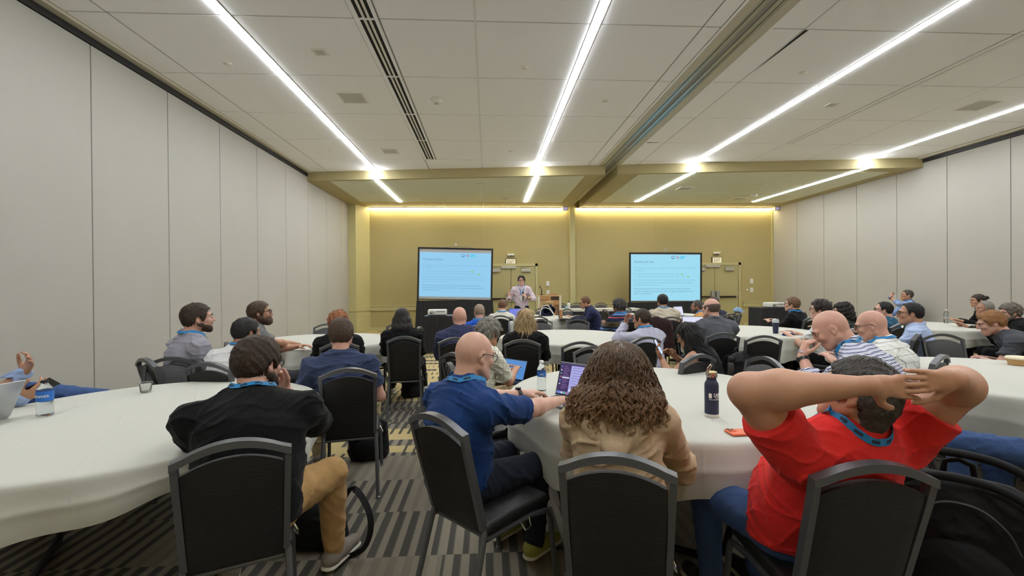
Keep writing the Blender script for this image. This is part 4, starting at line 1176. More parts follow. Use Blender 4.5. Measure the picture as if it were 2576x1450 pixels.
PEOPLE = []
def person(label, x, y, az, lean=6, hunch=10, side=0, twist=0, head=(0, 0, 0), neck=12, fat=1.0, belly=0.0, sh=.185, size=1.03,
           seat=.452, standing=False, R=None, L=None, legs=None, tone='fair', shirt='tee', shirt_mat=None, pants_mat=None, pants='long',
           shoe_mat=None, hair='short', hair_mat_=None, hairline='short', hair_t=.014, hair_rough=.002, beard=None, glasses=False, lanyard=False,
           collar=False, h=.011, face=True, watch=None, strands_n=0, seed=0, legs_on=True, strand_len=.03, ponytail=None, head_s=1.0, fold=1.0, pelvis_z=None, tank=False, badge=True, sleeve=.62, tl=1.0, armf=1.0, nl=1.0):
    s = size * .97
    root = thing('person', label, 'person', (x, y, 0), -math.radians(az), 'people in the room')
    ca, sa = math.cos(math.radians(az)), math.sin(math.radians(az))
    def loc(p):     # world point to the person's own frame
        dx, dy = p[0] - x, p[1] - y
        return A3(dx * ca - dy * sa, dx * sa + dy * ca, p[2])
    r_ = math.radians
    def Dv(a, tw=0):
        f = A3(math.sin(r_(tw)), math.cos(r_(tw)), 0); return A3(0, 0, 1) * math.cos(r_(a)) + f * math.sin(r_(a)) + A3(1, 0, 0) * math.sin(r_(side))
    P = A3(0, 0, pelvis_z if pelvis_z else ((.93 * s) if standing else seat + .092 * s))
    Wp = P + unit(Dv(lean - hunch * .6)) * .17 * s * tl
    Cp = Wp + unit(Dv(lean)) * .18 * s * tl
    N = Cp + unit(Dv(lean + hunch)) * .175 * s * tl
    up = unit(N - Cp); rt = unit(A3(math.cos(r_(twist)), -math.sin(r_(twist)), -.0) - 0 * up); rt = unit(rt - up * (rt @ up)); fw = np.cross(up, rt)
    Hn = N + unit(Dv(lean + hunch + neck)) * .075 * nl * s
    yaw, pit, rol = head
    hy = r_(yaw); f0 = A3(math.sin(hy), math.cos(hy), 0); r0 = A3(math.cos(hy), -math.sin(hy), 0); u0 = A3(0, 0, 1)
    f1 = f0 * math.cos(r_(pit)) - u0 * math.sin(r_(pit)); u1 = u0 * math.cos(r_(pit)) + f0 * math.sin(r_(pit))
    r1 = r0 * math.cos(r_(rol)) - u1 * math.sin(r_(rol)); u2 = u1 * math.cos(r_(rol)) + r0 * math.sin(r_(rol))
    F = np.stack([r1, f1, u2], 1)
    hs = s * 1.03 * head_s
    H = Hn + u2 * .088 * hs + f1 * .016 * hs
    SR = N - up * .078 * s + rt * sh * s; SL = N - up * .078 * s - rt * sh * s
    l1, l2 = .285 * s, .255 * s
    arms = {}
    for sd, S, spec, sg in (('R', SR, R, 1), ('L', SL, L, -1)):
        spec = dict(spec or {})
        if 'e' in spec: E_ = loc(spec['e']) if spec.get('world') else A3(*spec['e'])
        W_ = spec.get('w', (sg * .13, .40, .80)); W_ = loc(W_) if spec.get('world') else A3(*W_)
        if 'e' not in spec: E_, W_ = ik(S, W_, l1, l2, spec.get('pole', (sg * .55, -.35, -1)))
        d_ = spec.get('d'); d_ = unit(W_ - E_) if d_ is None else (unit(loc(A3(*d_) + A3(x, y, 0))) if spec.get('world') else unit(d_))
        n_ = spec.get('n', (0, .0, -1)); n_ = unit(loc(A3(*n_) + A3(x, y, 0))) if spec.get('world') else A3(*n_)
        arms[sd] = (S, E_, W_, d_, n_, spec)
    legspec = legs or {}
    lg = {}
    for sd, sg in (('R', 1), ('L', -1)):
        hip = P + A3(sg * .092 * s, 0, -.015)
        q = legspec.get(sd)
        if q and q.get('world'): kn, an, toe = loc(q['k']), loc(q['a']), loc(q['t']) if 't' in q else None
        elif q: kn, an, toe = A3(*q['k']), A3(*q['a']), A3(*q['t']) if 't' in q else None
        elif standing: kn, an, toe = A3(sg * .10, .02, .50 * s), A3(sg * .11, -.02, .09), None
        else: kn, an, toe = A3(sg * .13, .43 * s, seat + .055 * s), A3(sg * .13, .40 * s, .10), None
        if toe is None: toe = an + A3(0, .16 * s, -an[2] + .03)
        lg[sd] = (hip, kn, an, toe)
    # ---- torso shape shared by skin and clothes
    def torso(v, g, k=.05):
        f = fat
        v.cap(P + A3(0, .0, -.0), Wp, .155 * s * f ** .8 + g, .145 * s * f + g, k, (fw, 1.32))
        v.cap(Wp, Cp, .145 * s * f + g, .160 * s * f ** .8 + g, k, (fw, 1.38))
        v.cap(Cp, N - up * .075 * s, .160 * s * f ** .8 + g, .125 * s + g, k, (fw, 1.42))
        v.cap(SL - up * .01 + rt * .02, SR - up * .01 - rt * .02, .058 * s * f ** .5 + g, None, k)
        for S in (SL, SR): v.cap(N - up * .012 + (S - N) * .12, S + (N - S) * .05, .050 * s + g, .050 * s + g, k)
        if belly: v.ell(P + (Wp - P) * .75 + fw * .075 * s, A3(.15, .12, .15) * s * belly + g, np.stack([rt, fw, up], 1), k)
        for sg in (-1, 1): v.ell(P + A3(sg * .07 * s, -.055 * s, -.01), A3(.09, .08, .085) * s + g, None, k)
    def arm(v, sd, g, stop=1.0, fore=True):
        S, E_, W_, d_, n_, sp = arms[sd]; f = fat ** .5 * armf
        e = S + (E_ - S) * stop
        v.cap(S, e, .056 * s * f + g, (.056 - .016 * stop) * s * f + g, .03)
        if fore:
            mid = E_ + (W_ - E_) * .3
            v.cap(E_, mid, .041 * s * f + g, .043 * s * f + g, .02); v.cap(mid, W_, .043 * s * f + g, .027 * s + g, .02)
    pts = [P, N, H + u2 * .14 * hs, H + f1 * .14 * hs, H - f1 * .12 * hs, SL, SR] + [p for a in arms.values() for p in (a[1], a[2] + a[3] * .21)] + [H + r1 * .1, H - r1 * .1]
    lo = np.min(pts, 0) - .09; hi = np.max(pts, 0) + .06
    lo[:2] = np.minimum(lo[:2], P[:2] - .2 * s * fat); hi[:2] = np.maximum(hi[:2], P[:2] + .2 * s * fat); lo[2] = P[2] - .05
    # ---- skin
    v = Vol(lo, hi, h)
    torso(v, -.014 * s)
    for sd in 'RL': arm(v, sd, 0)
    v.cap(N - up * .03, Hn + u2 * .02 - f1 * .01, .060 * s, .054 * s, .03)
    v.cap(N - up * .01 - fw * .02, H + F @ A3(0, -.04, -.03) * hs, .054 * s, .05 * s, .03)
    head_shape(v, H, F, hs)
    for sd in 'RL':
        S, E_, W_, d_, n_, sp = arms[sd]
        sp['tips'] = hand(v, W_ + d_ * .012, d_, n_, sd == 'R', sp.get('curl', .3), s, max(.004, h * .6), sp.get('spread', 1.0), sp.get('curls'), sp.get('thumb'))
    sm = skin_mat(tone)
    body = v.build('body', sm, root); v_body = v
    # ---- shirt
    g = {'tee': .012, 'polo': .013, 'dress': .015, 'jacket': .024, 'tank': .008, 'hoodie': .024, 'sweater': .02}[shirt]
    long = shirt in ('dress', 'jacket', 'hoodie', 'sweater')
    if shirt_mat is not None:
        vs_ = Vol(lo - .05, hi + .03, h); torso(vs_, g)
        for sd in 'RL':
            S, E_, W_, d_, n_, sp = arms[sd]
            if shirt == 'tank': continue
            if long:
                arm(vs_, sd, g * .9)
            else:
                u = unit(E_ - S); st = sleeve
                vs_.cap(S, S + (E_ - S) * min(1, st + .15), .057 * s * fat ** .5 * armf + g, .052 * s * fat ** .5 * armf + g, .03)
        q = P - A3(0, 0, .055 * s)
        if shirt == 'tank':
            for sg, S in ((1, SR), (-1, SL)): vs_.cap(S + rt * sg * .03 + up * .08, S + rt * sg * .05 - up * .09, .075, .06, .02, sub=True)
        if collar or shirt in ('polo', 'dress', 'jacket', 'hoodie'):
            ca_ = N + up * .012; nn = 18; rad = .070 * s
            ring = []
            for i in range(nn):
                a = 2 * math.pi * i / nn; dz = (.026 if shirt != 'hoodie' else .01) * s - .022 * s * max(0, math.cos(a))   # a=0 is the front
                ring.append(ca_ + fw * math.cos(a) * rad * 1.0 + rt * math.sin(a) * rad + up * dz - fw * .006)
            for i in range(nn):
                if shirt in ('polo', 'dress') and i in (0, nn - 1): continue
                vs_.cap(ring[i], ring[(i + 1) % nn], .0105 * s, None, .012); vs_.cap(ring[i] - up * .02, ring[(i + 1) % nn] - up * .02, .013 * s, None, .015)
        if fold:
            vs_.disp(folds(seed + 3, (.075, .12), (.010 * fold, .012 * fold), axis=(.0, .15, 1), spread=.45))
            vs_.disp(sines(seed + 4, (.16, .09), (.006 * fold, .003 * fold)))
        if not long and shirt != 'tank':          # sleeve ends: cut the cap tips flat
            for sd in 'RL':
                S, E_, W_, d_, n_, sp = arms[sd]; u = unit(E_ - S); c = S + (E_ - S) * sleeve
                R_ = .085 * s * fat ** .5 * armf
                q2 = vs_.sl(c - R_ * 1.9, c + R_ * 1.9)
                if q2:
                    sl, X, Y, Z = q2
                    d = ((X - c[0]) * u[0] + (Y - c[1]) * u[1] + (Z - c[2]) * u[2])
                    rad = np.sqrt(np.maximum(0, (X - c[0])**2 + (Y - c[1])**2 + (Z - c[2])**2 - d * d))
                    dd = np.where((rad < R_ + .02) & (d > -.02) & (d < .13), d, -1)
                    vs_.D[sl] = np.maximum(vs_.D[sl], dd.astype(np.float32))
        elif long:
            for sd in 'RL':
                S, E_, W_, d_, n_, sp = arms[sd]; u = unit(W_ - E_); c = W_ - u * (.02 if sp.get('cuff') is None else sp['cuff'])
                q2 = vs_.sl(c - .11, c + .11)
                if q2:
                    sl, X, Y, Z = q2
                    d = ((X - c[0]) * u[0] + (Y - c[1]) * u[1] + (Z - c[2]) * u[2])
                    vs_.D[sl] = np.maximum(vs_.D[sl], np.where(d > -.03, d, -1).astype(np.float32))
        vs_.plane(P - A3(0, 0, .052 * s if not standing else .10), (0, -.0, -1))
        so = vs_.build({'tee': 't_shirt', 'polo': 'polo_shirt', 'dress': 'shirt', 'jacket': 'jacket', 'tank': 'tank_top', 'hoodie': 'hooded_jacket', 'sweater': 'sweater'}[shirt], shirt_mat, root)
    else: vs_ = v_body
    # ---- trousers, legs, shoes
    if legs_on and pants_mat is not None:
        pp = [p for q in lg.values() for p in q]; lo2 = np.min(pp + [P - .17], 0) - .10; hi2 = np.max(pp + [P + .17], 0) + .10; lo2[2] = max(lo2[2], 0.0)
        hp = max(h, .010)
        vp = Vol(lo2, hi2, hp); vl = Vol(lo2, hi2, max(hp, .011)) if pants == 'short' else None
        f = fat ** .4
        vp.cap(P + A3(-.05, 0, 0), P + A3(.05, 0, 0), .12 * s * f, None, .04); vp.cap(P, P + (Wp - P) * .5, .148 * s * fat ** .8, .13 * s * fat ** .8, .04, (fw, 1.34))
        for sg in (-1, 1): vp.ell(P + A3(sg * .075 * s, -.05 * s, -.016), A3(.09, .08, .082) * s, None, .04)
        for sd in 'RL':
            hip, kn, an, toe = lg[sd]
            vp.cap(hip, kn, .093 * s * f, .064 * s * f, .03)
            if pants == 'long':
                vp.cap(kn, an + A3(0, 0, .02), .064 * s * f, .052 * s, .02)
            else:
                vl.cap(hip, kn, .07 * s, .054 * s, .02); vl.cap(kn, kn + (an - kn) * .35, .054 * s, .056 * s, .02); vl.cap(kn + (an - kn) * .35, an, .056 * s, .036 * s, .02)
        if fold:
            vp.disp(folds(seed + 9, (.07, .11), (.008 * fold, .010 * fold), axis=(.3, .8, .5), spread=.6))
        if pants == 'short':
            for sd in 'RL':
                hip, kn, an, toe = lg[sd]; u = unit(kn - hip); vp.plane(kn - u * .03, u)
        Xp, Yp, Zp = vp.pts(); pc = P + (Wp - P) * .3; un = unit(Wp - P)
        dpl = (Xp - pc[0]) * un[0] + (Yp - pc[1]) * un[1] + (Zp - pc[2]) * un[2]; rp = np.sqrt((Xp - P[0]) ** 2 + (Yp - P[1]) ** 2) + 0 * Zp
        vp.D = np.maximum(vp.D, np.where(rp < .175, dpl, -1).astype(np.float32))
        vp.plane((0, 0, .02), (0, 0, -1))
        vp.build('trousers' if pants == 'long' else 'shorts', pants_mat, root)
        if vl is not None: vl.build('lower_legs', sm, root)
        for sd in 'RL':
            hip, kn, an, toe = lg[sd]; dr = toe - an; dr[2] = 0; dr = unit(dr); rr_ = A3(dr[1], -dr[0], 0)
            base = A3(an[0], an[1], an[2] - .075); base[2] = max(base[2], 0)
            c0 = base - dr * .035
            vsx = Vol(np.minimum(c0 - .09, c0 + dr * .26 - .07), np.maximum(c0 + .09, c0 + dr * .26 + .07) + A3(0, 0, .06), max(.008, h * .8))
            vsx.cap(c0 + A3(0, 0, .045), c0 + dr * .09 + A3(0, 0, .05), .042, .042, .03); vsx.cap(c0 + dr * .09 + A3(0, 0, .045), c0 + dr * .20 + A3(0, 0, .034), .042, .036, .03)
            vsx.cap(an - A3(0, 0, .02), c0 + A3(0, 0, .05) + dr * .02, .038, .042, .03)
            vsx.plane(base + A3(0, 0, .014), (0, 0, -1))
            sh_o = vsx.build('shoe', shoe_mat or simple('shoe_dark', (26, 24, 24), .5), root)
            vso = Vol(np.minimum(c0 - .09, c0 + dr * .26 - .07), np.maximum(c0 + .09, c0 + dr * .26 + .07), .008)
            vso.cap(c0 + A3(0, 0, .008), c0 + dr * .2 + A3(0, 0, .008), .046, .043, .02, ((0, 0, 1), 2.2))
            vso.plane(base + A3(0, 0, .024), (0, 0, 1)); vso.plane(base + A3(0, 0, .0005), (0, 0, -1))
            vso.build('sole', simple('sole_white', (206, 202, 190), .6), sh_o)
    # ---- hair
    hm = hair_mat_
    if hair == 'short' and not strands_n and h < .0125: strands_n, strand_len = 1300, .02
    PH = lambda a, b, c: H + F @ (A3(a, b, c) * hs)
    RH = lambda *r: A3(*r) * hs
    hair_obj = None
    if hair and hair != 'bald':
        hh = min(h, .009)
        ext = {'long': .34, 'bob': .22, 'bun': .02}.get(hair, .03)
        vh = Vol(H - A3(.16, .19, .13 + ext) * hs, H + A3(.16, .17, .17) * hs, hh)
        T = hair_t
        vh.ell(PH(0, -.014, .030), RH(.0755, .096, .0875), F, .02, grow=T)
        vh.ell(PH(0, -.045, .005), RH(.066, .06, .07), F, .02, grow=T * .75)
        vh.ell(PH(0, .022, .0), RH(.066, .070, .085), F, .02, grow=T * .45)
        if hairline == 'nape': vh.cap(PH(0, -.052, -.03), PH(0, -.036, -.115), .060 * hs, .056 * hs, .03)
        X, Y, Z = vh.pts()
        dx, dy, dz = X - H[0], Y - H[1], Z - H[2]
        ly = (dx * F[0, 1] + dy * F[1, 1] + dz * F[2, 1]) / hs; lz = (dx * F[0, 2] + dy * F[1, 2] + dz * F[2, 2]) / hs; lx = (dx * F[0, 0] + dy * F[1, 0] + dz * F[2, 0]) / hs
        if hair == 'short' or hair == 'bun':
            gz = pw(ly, HAIRLINES[hairline])
            vh.D = np.maximum(vh.D, ((gz - lz) * .8 * hs).astype(np.float32))
        elif hair == 'fringe':     # ring of hair round a bald crown
            gz = pw(ly, HAIRLINES['short'])
            vh.D = np.maximum(vh.D, ((gz - lz) * .8 * hs).astype(np.float32))
            vh.D = np.maximum(vh.D, ((lz - pw(ly, [(-.12, .06), (-.06, .055), (.0, .045), (.06, .03)])) * hs).astype(np.float32))
        elif hair in ('long', 'bob'):
            gz = pw(ly, [(-.2, -.3), (-.02, -.3), (.0, -.30), (.03, -.05), (.05, .03), (.07, .072), (.1, .085)])
            vh.D = np.maximum(vh.D, ((gz - lz) * .6 * hs).astype(np.float32))
            Ln = {'long': .30, 'bob': .17}[hair]; spine = -unit(N - Cp) * .35 + A3(0, 0, -1) * .65
            spine = unit(spine + 0 * fw)
            for a in np.linspace(-1, 1, 9):
                ang = a * 1.75
                st = PH(math.sin(ang) * .074, -.030 - math.cos(ang) * .062, -.02)
                bk = F[:, 1].copy(); bk[2] = 0; bk = unit(bk); rt2 = np.cross(bk, A3(0, 0, 1))
                en = st + A3(0, 0, -1) * Ln * hs * (1 - .18 * abs(a)) - bk * .012 + rt2 * math.sin(ang) * .012
                mid = (st + en) / 2 - bk * (.012 if abs(a) < .7 else 0)
                vh.cap(st, mid, .036, .036, .03); vh.cap(mid, en, .036, .014 if hair == 'long' else .022, .03)
        if hair == 'bun':
            vh.ell(PH(0, -.135, .045), RH(.036, .036, .034), F, .012)
        sd_ = seed
        amp = hair_rough
        if hair in ('long', 'bob'):
            vh.disp(lambda a, b, c: amp * np.sin(np.arctan2((a - H[0]), -(b - H[1])) * 26 + 3 * np.sin(c * 22 + sd_)))
        vh.disp(sines(seed + 21, (.05, .026, .016), (amp * 1.4, amp, amp * .6)))
        hv, hq = vh.mesh()
        if len(hq):
            hair_obj = fast_mesh('hair', hv, hq, hm, root)
            if strands_n:
                Nn = mesh_normals(hv, hq)
                lzv = (hv - H) @ F[:, 2] / hs; ok = lzv > (-.055 if hair not in ('long', 'bob') else -.16)
                strands('hair_strands', hv[ok], Nn[ok], PH(.01, -.05, .12), F, strands_n, strand_len, .0018, hm, hair_obj, seed, *((.02, 2.2, .08) if hair in ('long', 'bob') else (.14, .25, .28)))
    if beard:
        vb = Vol(H - A3(.13, .13, .15) * hs, H + A3(.13, .15, .06) * hs, min(h, .009)); tb = beard
        vb.ell(PH(0, .034, -.058), RH(.054, .056, .052), F, .02, grow=tb); vb.cap(PH(-.014, .076, -.098), PH(.014, .076, -.098), (.019 + tb) * hs, None, .03)
        for sx in (-1, 1): vb.cap(PH(sx * .060, -.002, -.045), PH(sx * .026, .066, -.092), (.018 + tb) * hs, (.016 + tb) * hs, .03)
        vb.cap(PH(-.02, .09, -.046), PH(.02, .09, -.046), .007 * hs + tb * .6, None, .01)
        X, Y, Z = vb.pts(); dx, dy, dz = X - H[0], Y - H[1], Z - H[2]
        ly = (dx * F[0, 1] + dy * F[1, 1] + dz * F[2, 1]) / hs; lz = (dx * F[0, 2] + dy * F[1, 2] + dz * F[2, 2]) / hs
        vb.D = np.maximum(vb.D, ((lz - pw(ly, [(-.02, .0), (.02, -.01), (.045, -.048), (.075, -.042), (.12, -.038)])) * hs).astype(np.float32))
        vb.ell(PH(0, .112, -.063), RH(.02, .02, .007), F, .004, sub=True)
        vb.disp(sines(seed + 5, (.02, .012), (.003, .002)))
        vb.build('beard', hm, root)
    if face:
        for sx in (-1, 1):
            ob = MB().lathe([(.0001, -.0115), (.006, -.0098), (.0105, -.0045), (.0115, 0), (.0105, .0045), (.006, .0098), (.0001, .0115)], n=12); 
            M4 = Matrix.Translation(Vector(PH(sx * .031, .0795, .008)))
            for i, q in enumerate(ob.v): ob.v[i] = tuple(M4 @ Vector(q))
            eo = ob.build('eye', M_EYE, root, True)
            ir = MB(); c = PH(sx * .031, .0905, .008); 
            ir.tube([c - f1 * .002, c + f1 * .0014], .0072, 10); ir.build('iris', M_IRIS, eo)
            MB().tube([PH(sx * .014, .099, .026), PH(sx * .032, .098, .033), PH(sx * .05, .084, .027)], [.0035, .0045, .003], 6).build('eyebrow', hm or simple('brow_brown', (70, 50, 36), .8), root, True)
        if not beard: MB().tube([PH(-.022, .086, -.064), PH(-.008, .0955, -.0615), PH(.008, .0955, -.0615), PH(.022, .086, -.064)], [.002, .0042, .0042, .002], 8).tube([PH(-.018, .087, -.068), PH(0, .0955, -.071), PH(.018, .087, -.068)], [.002, .0048, .002], 8).build('lips', M_LIP, root, True)
    if glasses:
        m = MB()
        for sx in (-1, 1):
            ring = []
            for i in range(17):
                a = 2 * math.pi * i / 16; ring.append(PH(sx * .033 + .025 * math.copysign(abs(math.cos(a)) ** .8, math.cos(a)), .110 - .010 * abs(sx * .033 + .025 * math.cos(a)) / .05, .006 + .019 * math.copysign(abs(math.sin(a)) ** .8, math.sin(a))))
            m.tube(ring, .0022, 6, cap=False)
            m.tube([PH(sx * .057, .100, .014), PH(sx * .080, .04, .015), PH(sx * .083, -.01, .016), PH(sx * .081, -.03, -.012)], .0022, 6)
        m.tube([PH(-.009, .111, .010), PH(0, .115, .013), PH(.009, .111, .010)], .002, 6)
        m.build('glasses', M_GLASS, root, True)
    if lanyard:
        pts_ = []; nr = []
        def push(p, out):
            for _ in range(40):
                d = min(vs_.sample(p), v_body.sample(p) if shirt_mat is not None else 1)
                if d > .004: break
                p = p + out * .004
            return p
        base = N + up * .012 * s
        angs = np.linspace(-120, 120, 29)
        for a in angs:
            t = r_(a); o = -fw * math.cos(t) + rt * math.sin(t)
            dz = -.028 * max(0, -math.cos(t)) * s + .004
            p = push(base + o * (.076 if shirt in ('polo', 'dress', 'jacket') else .064) * s + up * (.006 - .036 * abs(math.sin(t))) + up * dz, unit(up * (.3 + .7 * abs(math.sin(t))) + o * (1.0 - .7 * abs(math.sin(t))))); pts_.append(p); nr.append(unit(o + up * .45))
        front = []
        for j in range(1, 9):
            q = j / 8
            for sg in (1,):
                p = base + fw * (.06 + .03 * q) + rt * .05 * (1 - q) - up * (.04 + .20 * q)
                front.append(push(p, fw))
        left = []
        for j in range(1, 9):
            q = j / 8; p = base + fw * (.06 + .03 * q) - rt * .05 * (1 - q) - up * (.04 + .20 * q); left.append(push(p, fw))
        path = left[::-1] + pts_ + front; nn_ = [fw] * 8 + nr + [fw] * 8
        rb = ribbon('lanyard', path, nn_, .024, M_LANYARD, root)
        if h < .0075:       # dark printing on the ribbon, back of the neck
            for i0 in range(11, len(path) - 14, 4):
                w_ = np.array(nn_[i0:i0 + 3]); ribbon('lanyard_print', np.array(path[i0:i0 + 3]) + w_ * .0009, w_, .011, simple('lanyard_ink', (12, 40, 66), .6), rb, .0008)
        if badge:
            c = front[-1] - up * .05; c = push(c, fw) + fw * .006
            MBb = MB(); Mx = Matrix([[rt[0], fw[0], up[0], c[0]], [rt[1], fw[1], up[1], c[1]], [rt[2], fw[2], up[2], c[2]], [0, 0, 0, 1]])
            MBb.bbox((-.05, -.002, -.065), (.05, .002, .065), .001, Mx, 1).build('name_badge', simple('badge_white', (222, 224, 226), .4), rb)
    if watch:
        S, E_, W_, d_, n_, sp = arms[watch]; u = unit(W_ - E_); c = W_ - u * .03
        a = unit(np.cross(u, A3(0, 0, 1) if abs(u[2]) < .9 else A3(1, 0, 0))); b = np.cross(u, a)
        rg = [c + a * math.cos(t) * .032 * s + b * math.sin(t) * .032 * s for t in np.linspace(0, 2 * math.pi, 19)]
        m = MB(); n1 = len(rg)
        V = []; 
        for p in rg:
            for du, dr in ((-.011, 0), (.011, 0), (.011, .004), (-.011, .004)): V.append(p + u * du + unit(p - c) * dr)
        Fc = []
        for i in range(n1 - 1):
            for j in range(4): Fc.append((i*4+j, i*4+(j+1) % 4, (i+1)*4+(j+1) % 4, (i+1)*4+j))
        m.add(V, Fc)
        top = c - n_ * .036 * s
        m.tube([top, top - n_ * .008], .017, 14)
        m.build('wristwatch', simple('watch_black', (20, 20, 22), .35), root, False)
    PEOPLE.append((label, H + u2 * .125 * hs, H, N, SL, SR, arms, lg, root, P))
    return dict(root=root, H=H, F=F, N=N, up=up, fw=fw, rt=rt, hs=hs, arms=arms, P=P, lg=lg, vs=vs_, s=s, loc=loc, Cp=Cp, Wp=Wp, body=body)
def fwd(az): return A3(math.sin(math.radians(az)), math.cos(math.radians(az)), 0)
def chair_back(bx, by, az, label):
    """place by the middle of the chair's top rail"""
    f = fwd(az); return chair_at(bx + f[0] * .31, by + f[1] * .31, az, label)
def chair_under(x, y, az, label, back=.05):
    f = fwd(az); return chair_at(x + f[0] * back, y + f[1] * back, az, label)

JEANS = cloth('denim_blue', (58, 80, 122), .9, .3); DJEANS = cloth('denim_dark', (30, 34, 46), .9, .25); BLACKC = cloth('black_cotton', (14, 14, 16), .9, .2)
KHAKI = cloth('khaki_twill', (176, 140, 92), .85, .12); BEIGE = cloth('beige_twill', (190, 172, 136), .85, .12); GREYP = cloth('grey_wool', (62, 62, 66), .9, .15)
H_DB = hair_mat('dark_brown', (56, 40, 29)); H_BLK = hair_mat('black', (22, 19, 18)); H_GREY = hair_mat('grey', (136, 132, 124)); H_BR = hair_mat('brown', (74, 54, 40)); H_SALT = hair_mat('salt_pepper', (74, 69, 65))
H_GIN = hair_mat('ginger', (142, 88, 52)); H_LBR = hair_mat('light_brown', (138, 100, 64)); H_BLOND = hair_mat('blonde', (172, 146, 106)); H_CURL = hair_mat('curly_brown', (98, 68, 42))
S_GREY = simple('shoe_grey', (124, 116, 106), .8); S_WHITE = simple('shoe_white', (206, 202, 192), .7)

# ---- foreground
chair_back(-.95, 1.71, -24, 'black banquet chair holding the large man in the black shirt')
person('large bearded man in a black shirt and khaki trousers, hand on chin, blue lanyard', -1.044, 2.000, -22, lean=17, hunch=20, tl=0.897, fat=1.30, sh=.222, size=1.04, head=(38, 8, 0), neck=-8,
    R=dict(w=(.13, .41, .955), pole=(.8, -.2, -1), d=(-.3, .1, .9), n=(-.7, -.6, .2), curl=1.1), L=dict(w=(-.03, .42, .83), pole=(-.6, -.3, -1)),
    legs=dict(R=dict(k=(-.80, 2.30, .56), a=(-.83, 2.42, .10), t=(-.76, 2.62, .03), world=True)),
    tone='pink', shirt='polo', shirt_mat=cloth('black_shirt', (11, 11, 13), .9, .2), pants_mat=KHAKI, shoe_mat=S_GREY, hair='short', hair_mat_=H_DB, hairline='short', hair_t=.017, hair_rough=.0018,
    beard=.008, glasses=True, lanyard=True, h=.0055, fold=.75, strands_n=9000, strand_len=.018, seed=1, sleeve=.86, armf=1.0)
chair_back(1.215, 1.345, 4, 'black banquet chair holding the man in the red t-shirt')
PRED = person('man in a red t-shirt leaning back with both hands clasped behind his head', 1.233, 1.700, -10, lean=-27, hunch=4, side=1, fat=1.48, belly=1.2, sh=.235, size=.96, head=(-24, -12, 0), neck=14, nl=.7, tl=0.988,
    L=dict(e=(.86, 1.43, 1.145), w=(1.125, 1.255, 1.198), d=(.985, .02, -.06), n=(0, 1, 0), curl=.10, world=True), R=dict(e=(1.60, 1.43, 1.14), w=(1.388, 1.248, 1.212), d=(-.985, -.03, -.02), n=(0, 1, 0), curl=.12, world=True),
    tone='warm', shirt='tee', shirt_mat=cloth('red_cotton', (206, 40, 36), .85, .12), pants_mat=JEANS, hair='short', hair_mat_=H_SALT, hairline='nape', hair_t=.012, lanyard=True, h=.0042, fold=.6, strands_n=7000, strand_len=.018, seed=2, sleeve=.62, pelvis_z=.55, armf=1.3, head_s=1.06)
chair_back(-.23, 1.99, 46, 'black banquet chair turned sideways behind the bald man in navy')
person('bald man with glasses in a navy short-sleeved shirt typing on a laptop', -0.139, 2.255, 48, lean=3, hunch=14, side=-2, tl=0.844, fat=1.12, sh=.2, size=1.04, head=(4, 14, 0), neck=8,
    R=dict(w=(.45, 2.56, .835), world=True, pole=(.3, -.3, -1)), L=dict(w=(.33, 2.74, .835), world=True, pole=(-.3, -.3, -1)), tone='fair', shirt='polo', shirt_mat=cloth('navy_shirt', (24, 54, 106), .8, .1), pants_mat=DJEANS, hair='bald', glasses=True, lanyard=True, watch='L', h=.0065, seed=3, sleeve=.88, shoe_mat=simple('shoe_yellow', (150, 150, 70), .7))
chair_back(.425, 1.47, 18, 'black banquet chair holding the curly-haired woman in beige')
PC = person('woman with long curly brown hair in a beige hooded jacket at the table', 0.525, 1.800, 20, lean=12, hunch=18, tl=0.962, sh=.178, size=.97, head=(4, 12, 0), neck=-6, R=dict(w=(.16, .40, .83)), L=dict(w=(-.1, .42, .83)),
    tone='fair', shirt='hoodie', shirt_mat=cloth('beige_jacket', (176, 152, 122), .8, .08), pants_mat=DJEANS, shoe_mat=S_WHITE, hair=None, hair_mat_=H_CURL, h=.0065, seed=4, fold=1.2)

# ---- left side
chair_under(-2.631, 4.0, 36, 'black banquet chair under the man in the grey polo by the left wall')
person('man with a short beard in a light grey polo by the left wall, blue lanyard', -2.611, 4.020, 38, lean=2, hunch=12, fat=1.15, sh=.2, size=1.06, head=(14, -2, 0), tl=0.985, tone='pink', shirt='polo', shirt_mat=cloth('grey_polo', (142, 140, 150), .85, .08), pants_mat=DJEANS,
    hair='short', hair_mat_=H_DB, hair_t=.018, beard=.003, lanyard=True, h=.009, strands_n=3000, seed=5, R=dict(w=(.16, .36, .66)), L=dict(w=(.02, .36, .66)))
chair_under(-2.104, 3.80, 8, 'black banquet chair under the dark-haired man in the white shirt', .03)
person('dark-haired man in a white shirt seated behind the large man in black', -2.124, 3.780, 10, lean=14, hunch=18, tl=0.867, fat=1.15, sh=.2, size=1.02, head=(22, 6, 0), neck=0, tone='olive', shirt='tee', shirt_mat=cloth('white_shirt', (206, 206, 206), .85, .05), pants_mat=DJEANS,
    hair='short', hair_mat_=H_BLK, hair_t=.014, h=.009, strands_n=2500, strand_len=.018, seed=6, lanyard=True)
chair_under(-2.515, 4.98, 56, 'black banquet chair under the bearded man in glasses and grey shirt')
person('bearded man with glasses in a grey shirt behind the left table', -2.515, 5.000, 58, lean=-2, hunch=10, size=1.03, head=(12, -4, 0), tl=0.997, tone='tan', shirt='tee', shirt_mat=cloth('grey_tee', (112, 114, 114), .85, .1), pants_mat=GREYP, R=dict(w=(-2.28, 5.36, .845), world=True), L=dict(w=(.0, .4, .83)), hair='short', hair_mat_=H_BR, hair_t=.018, beard=.016, glasses=True, h=.010, seed=7, strands_n=1500, shoe_mat=S_GREY)
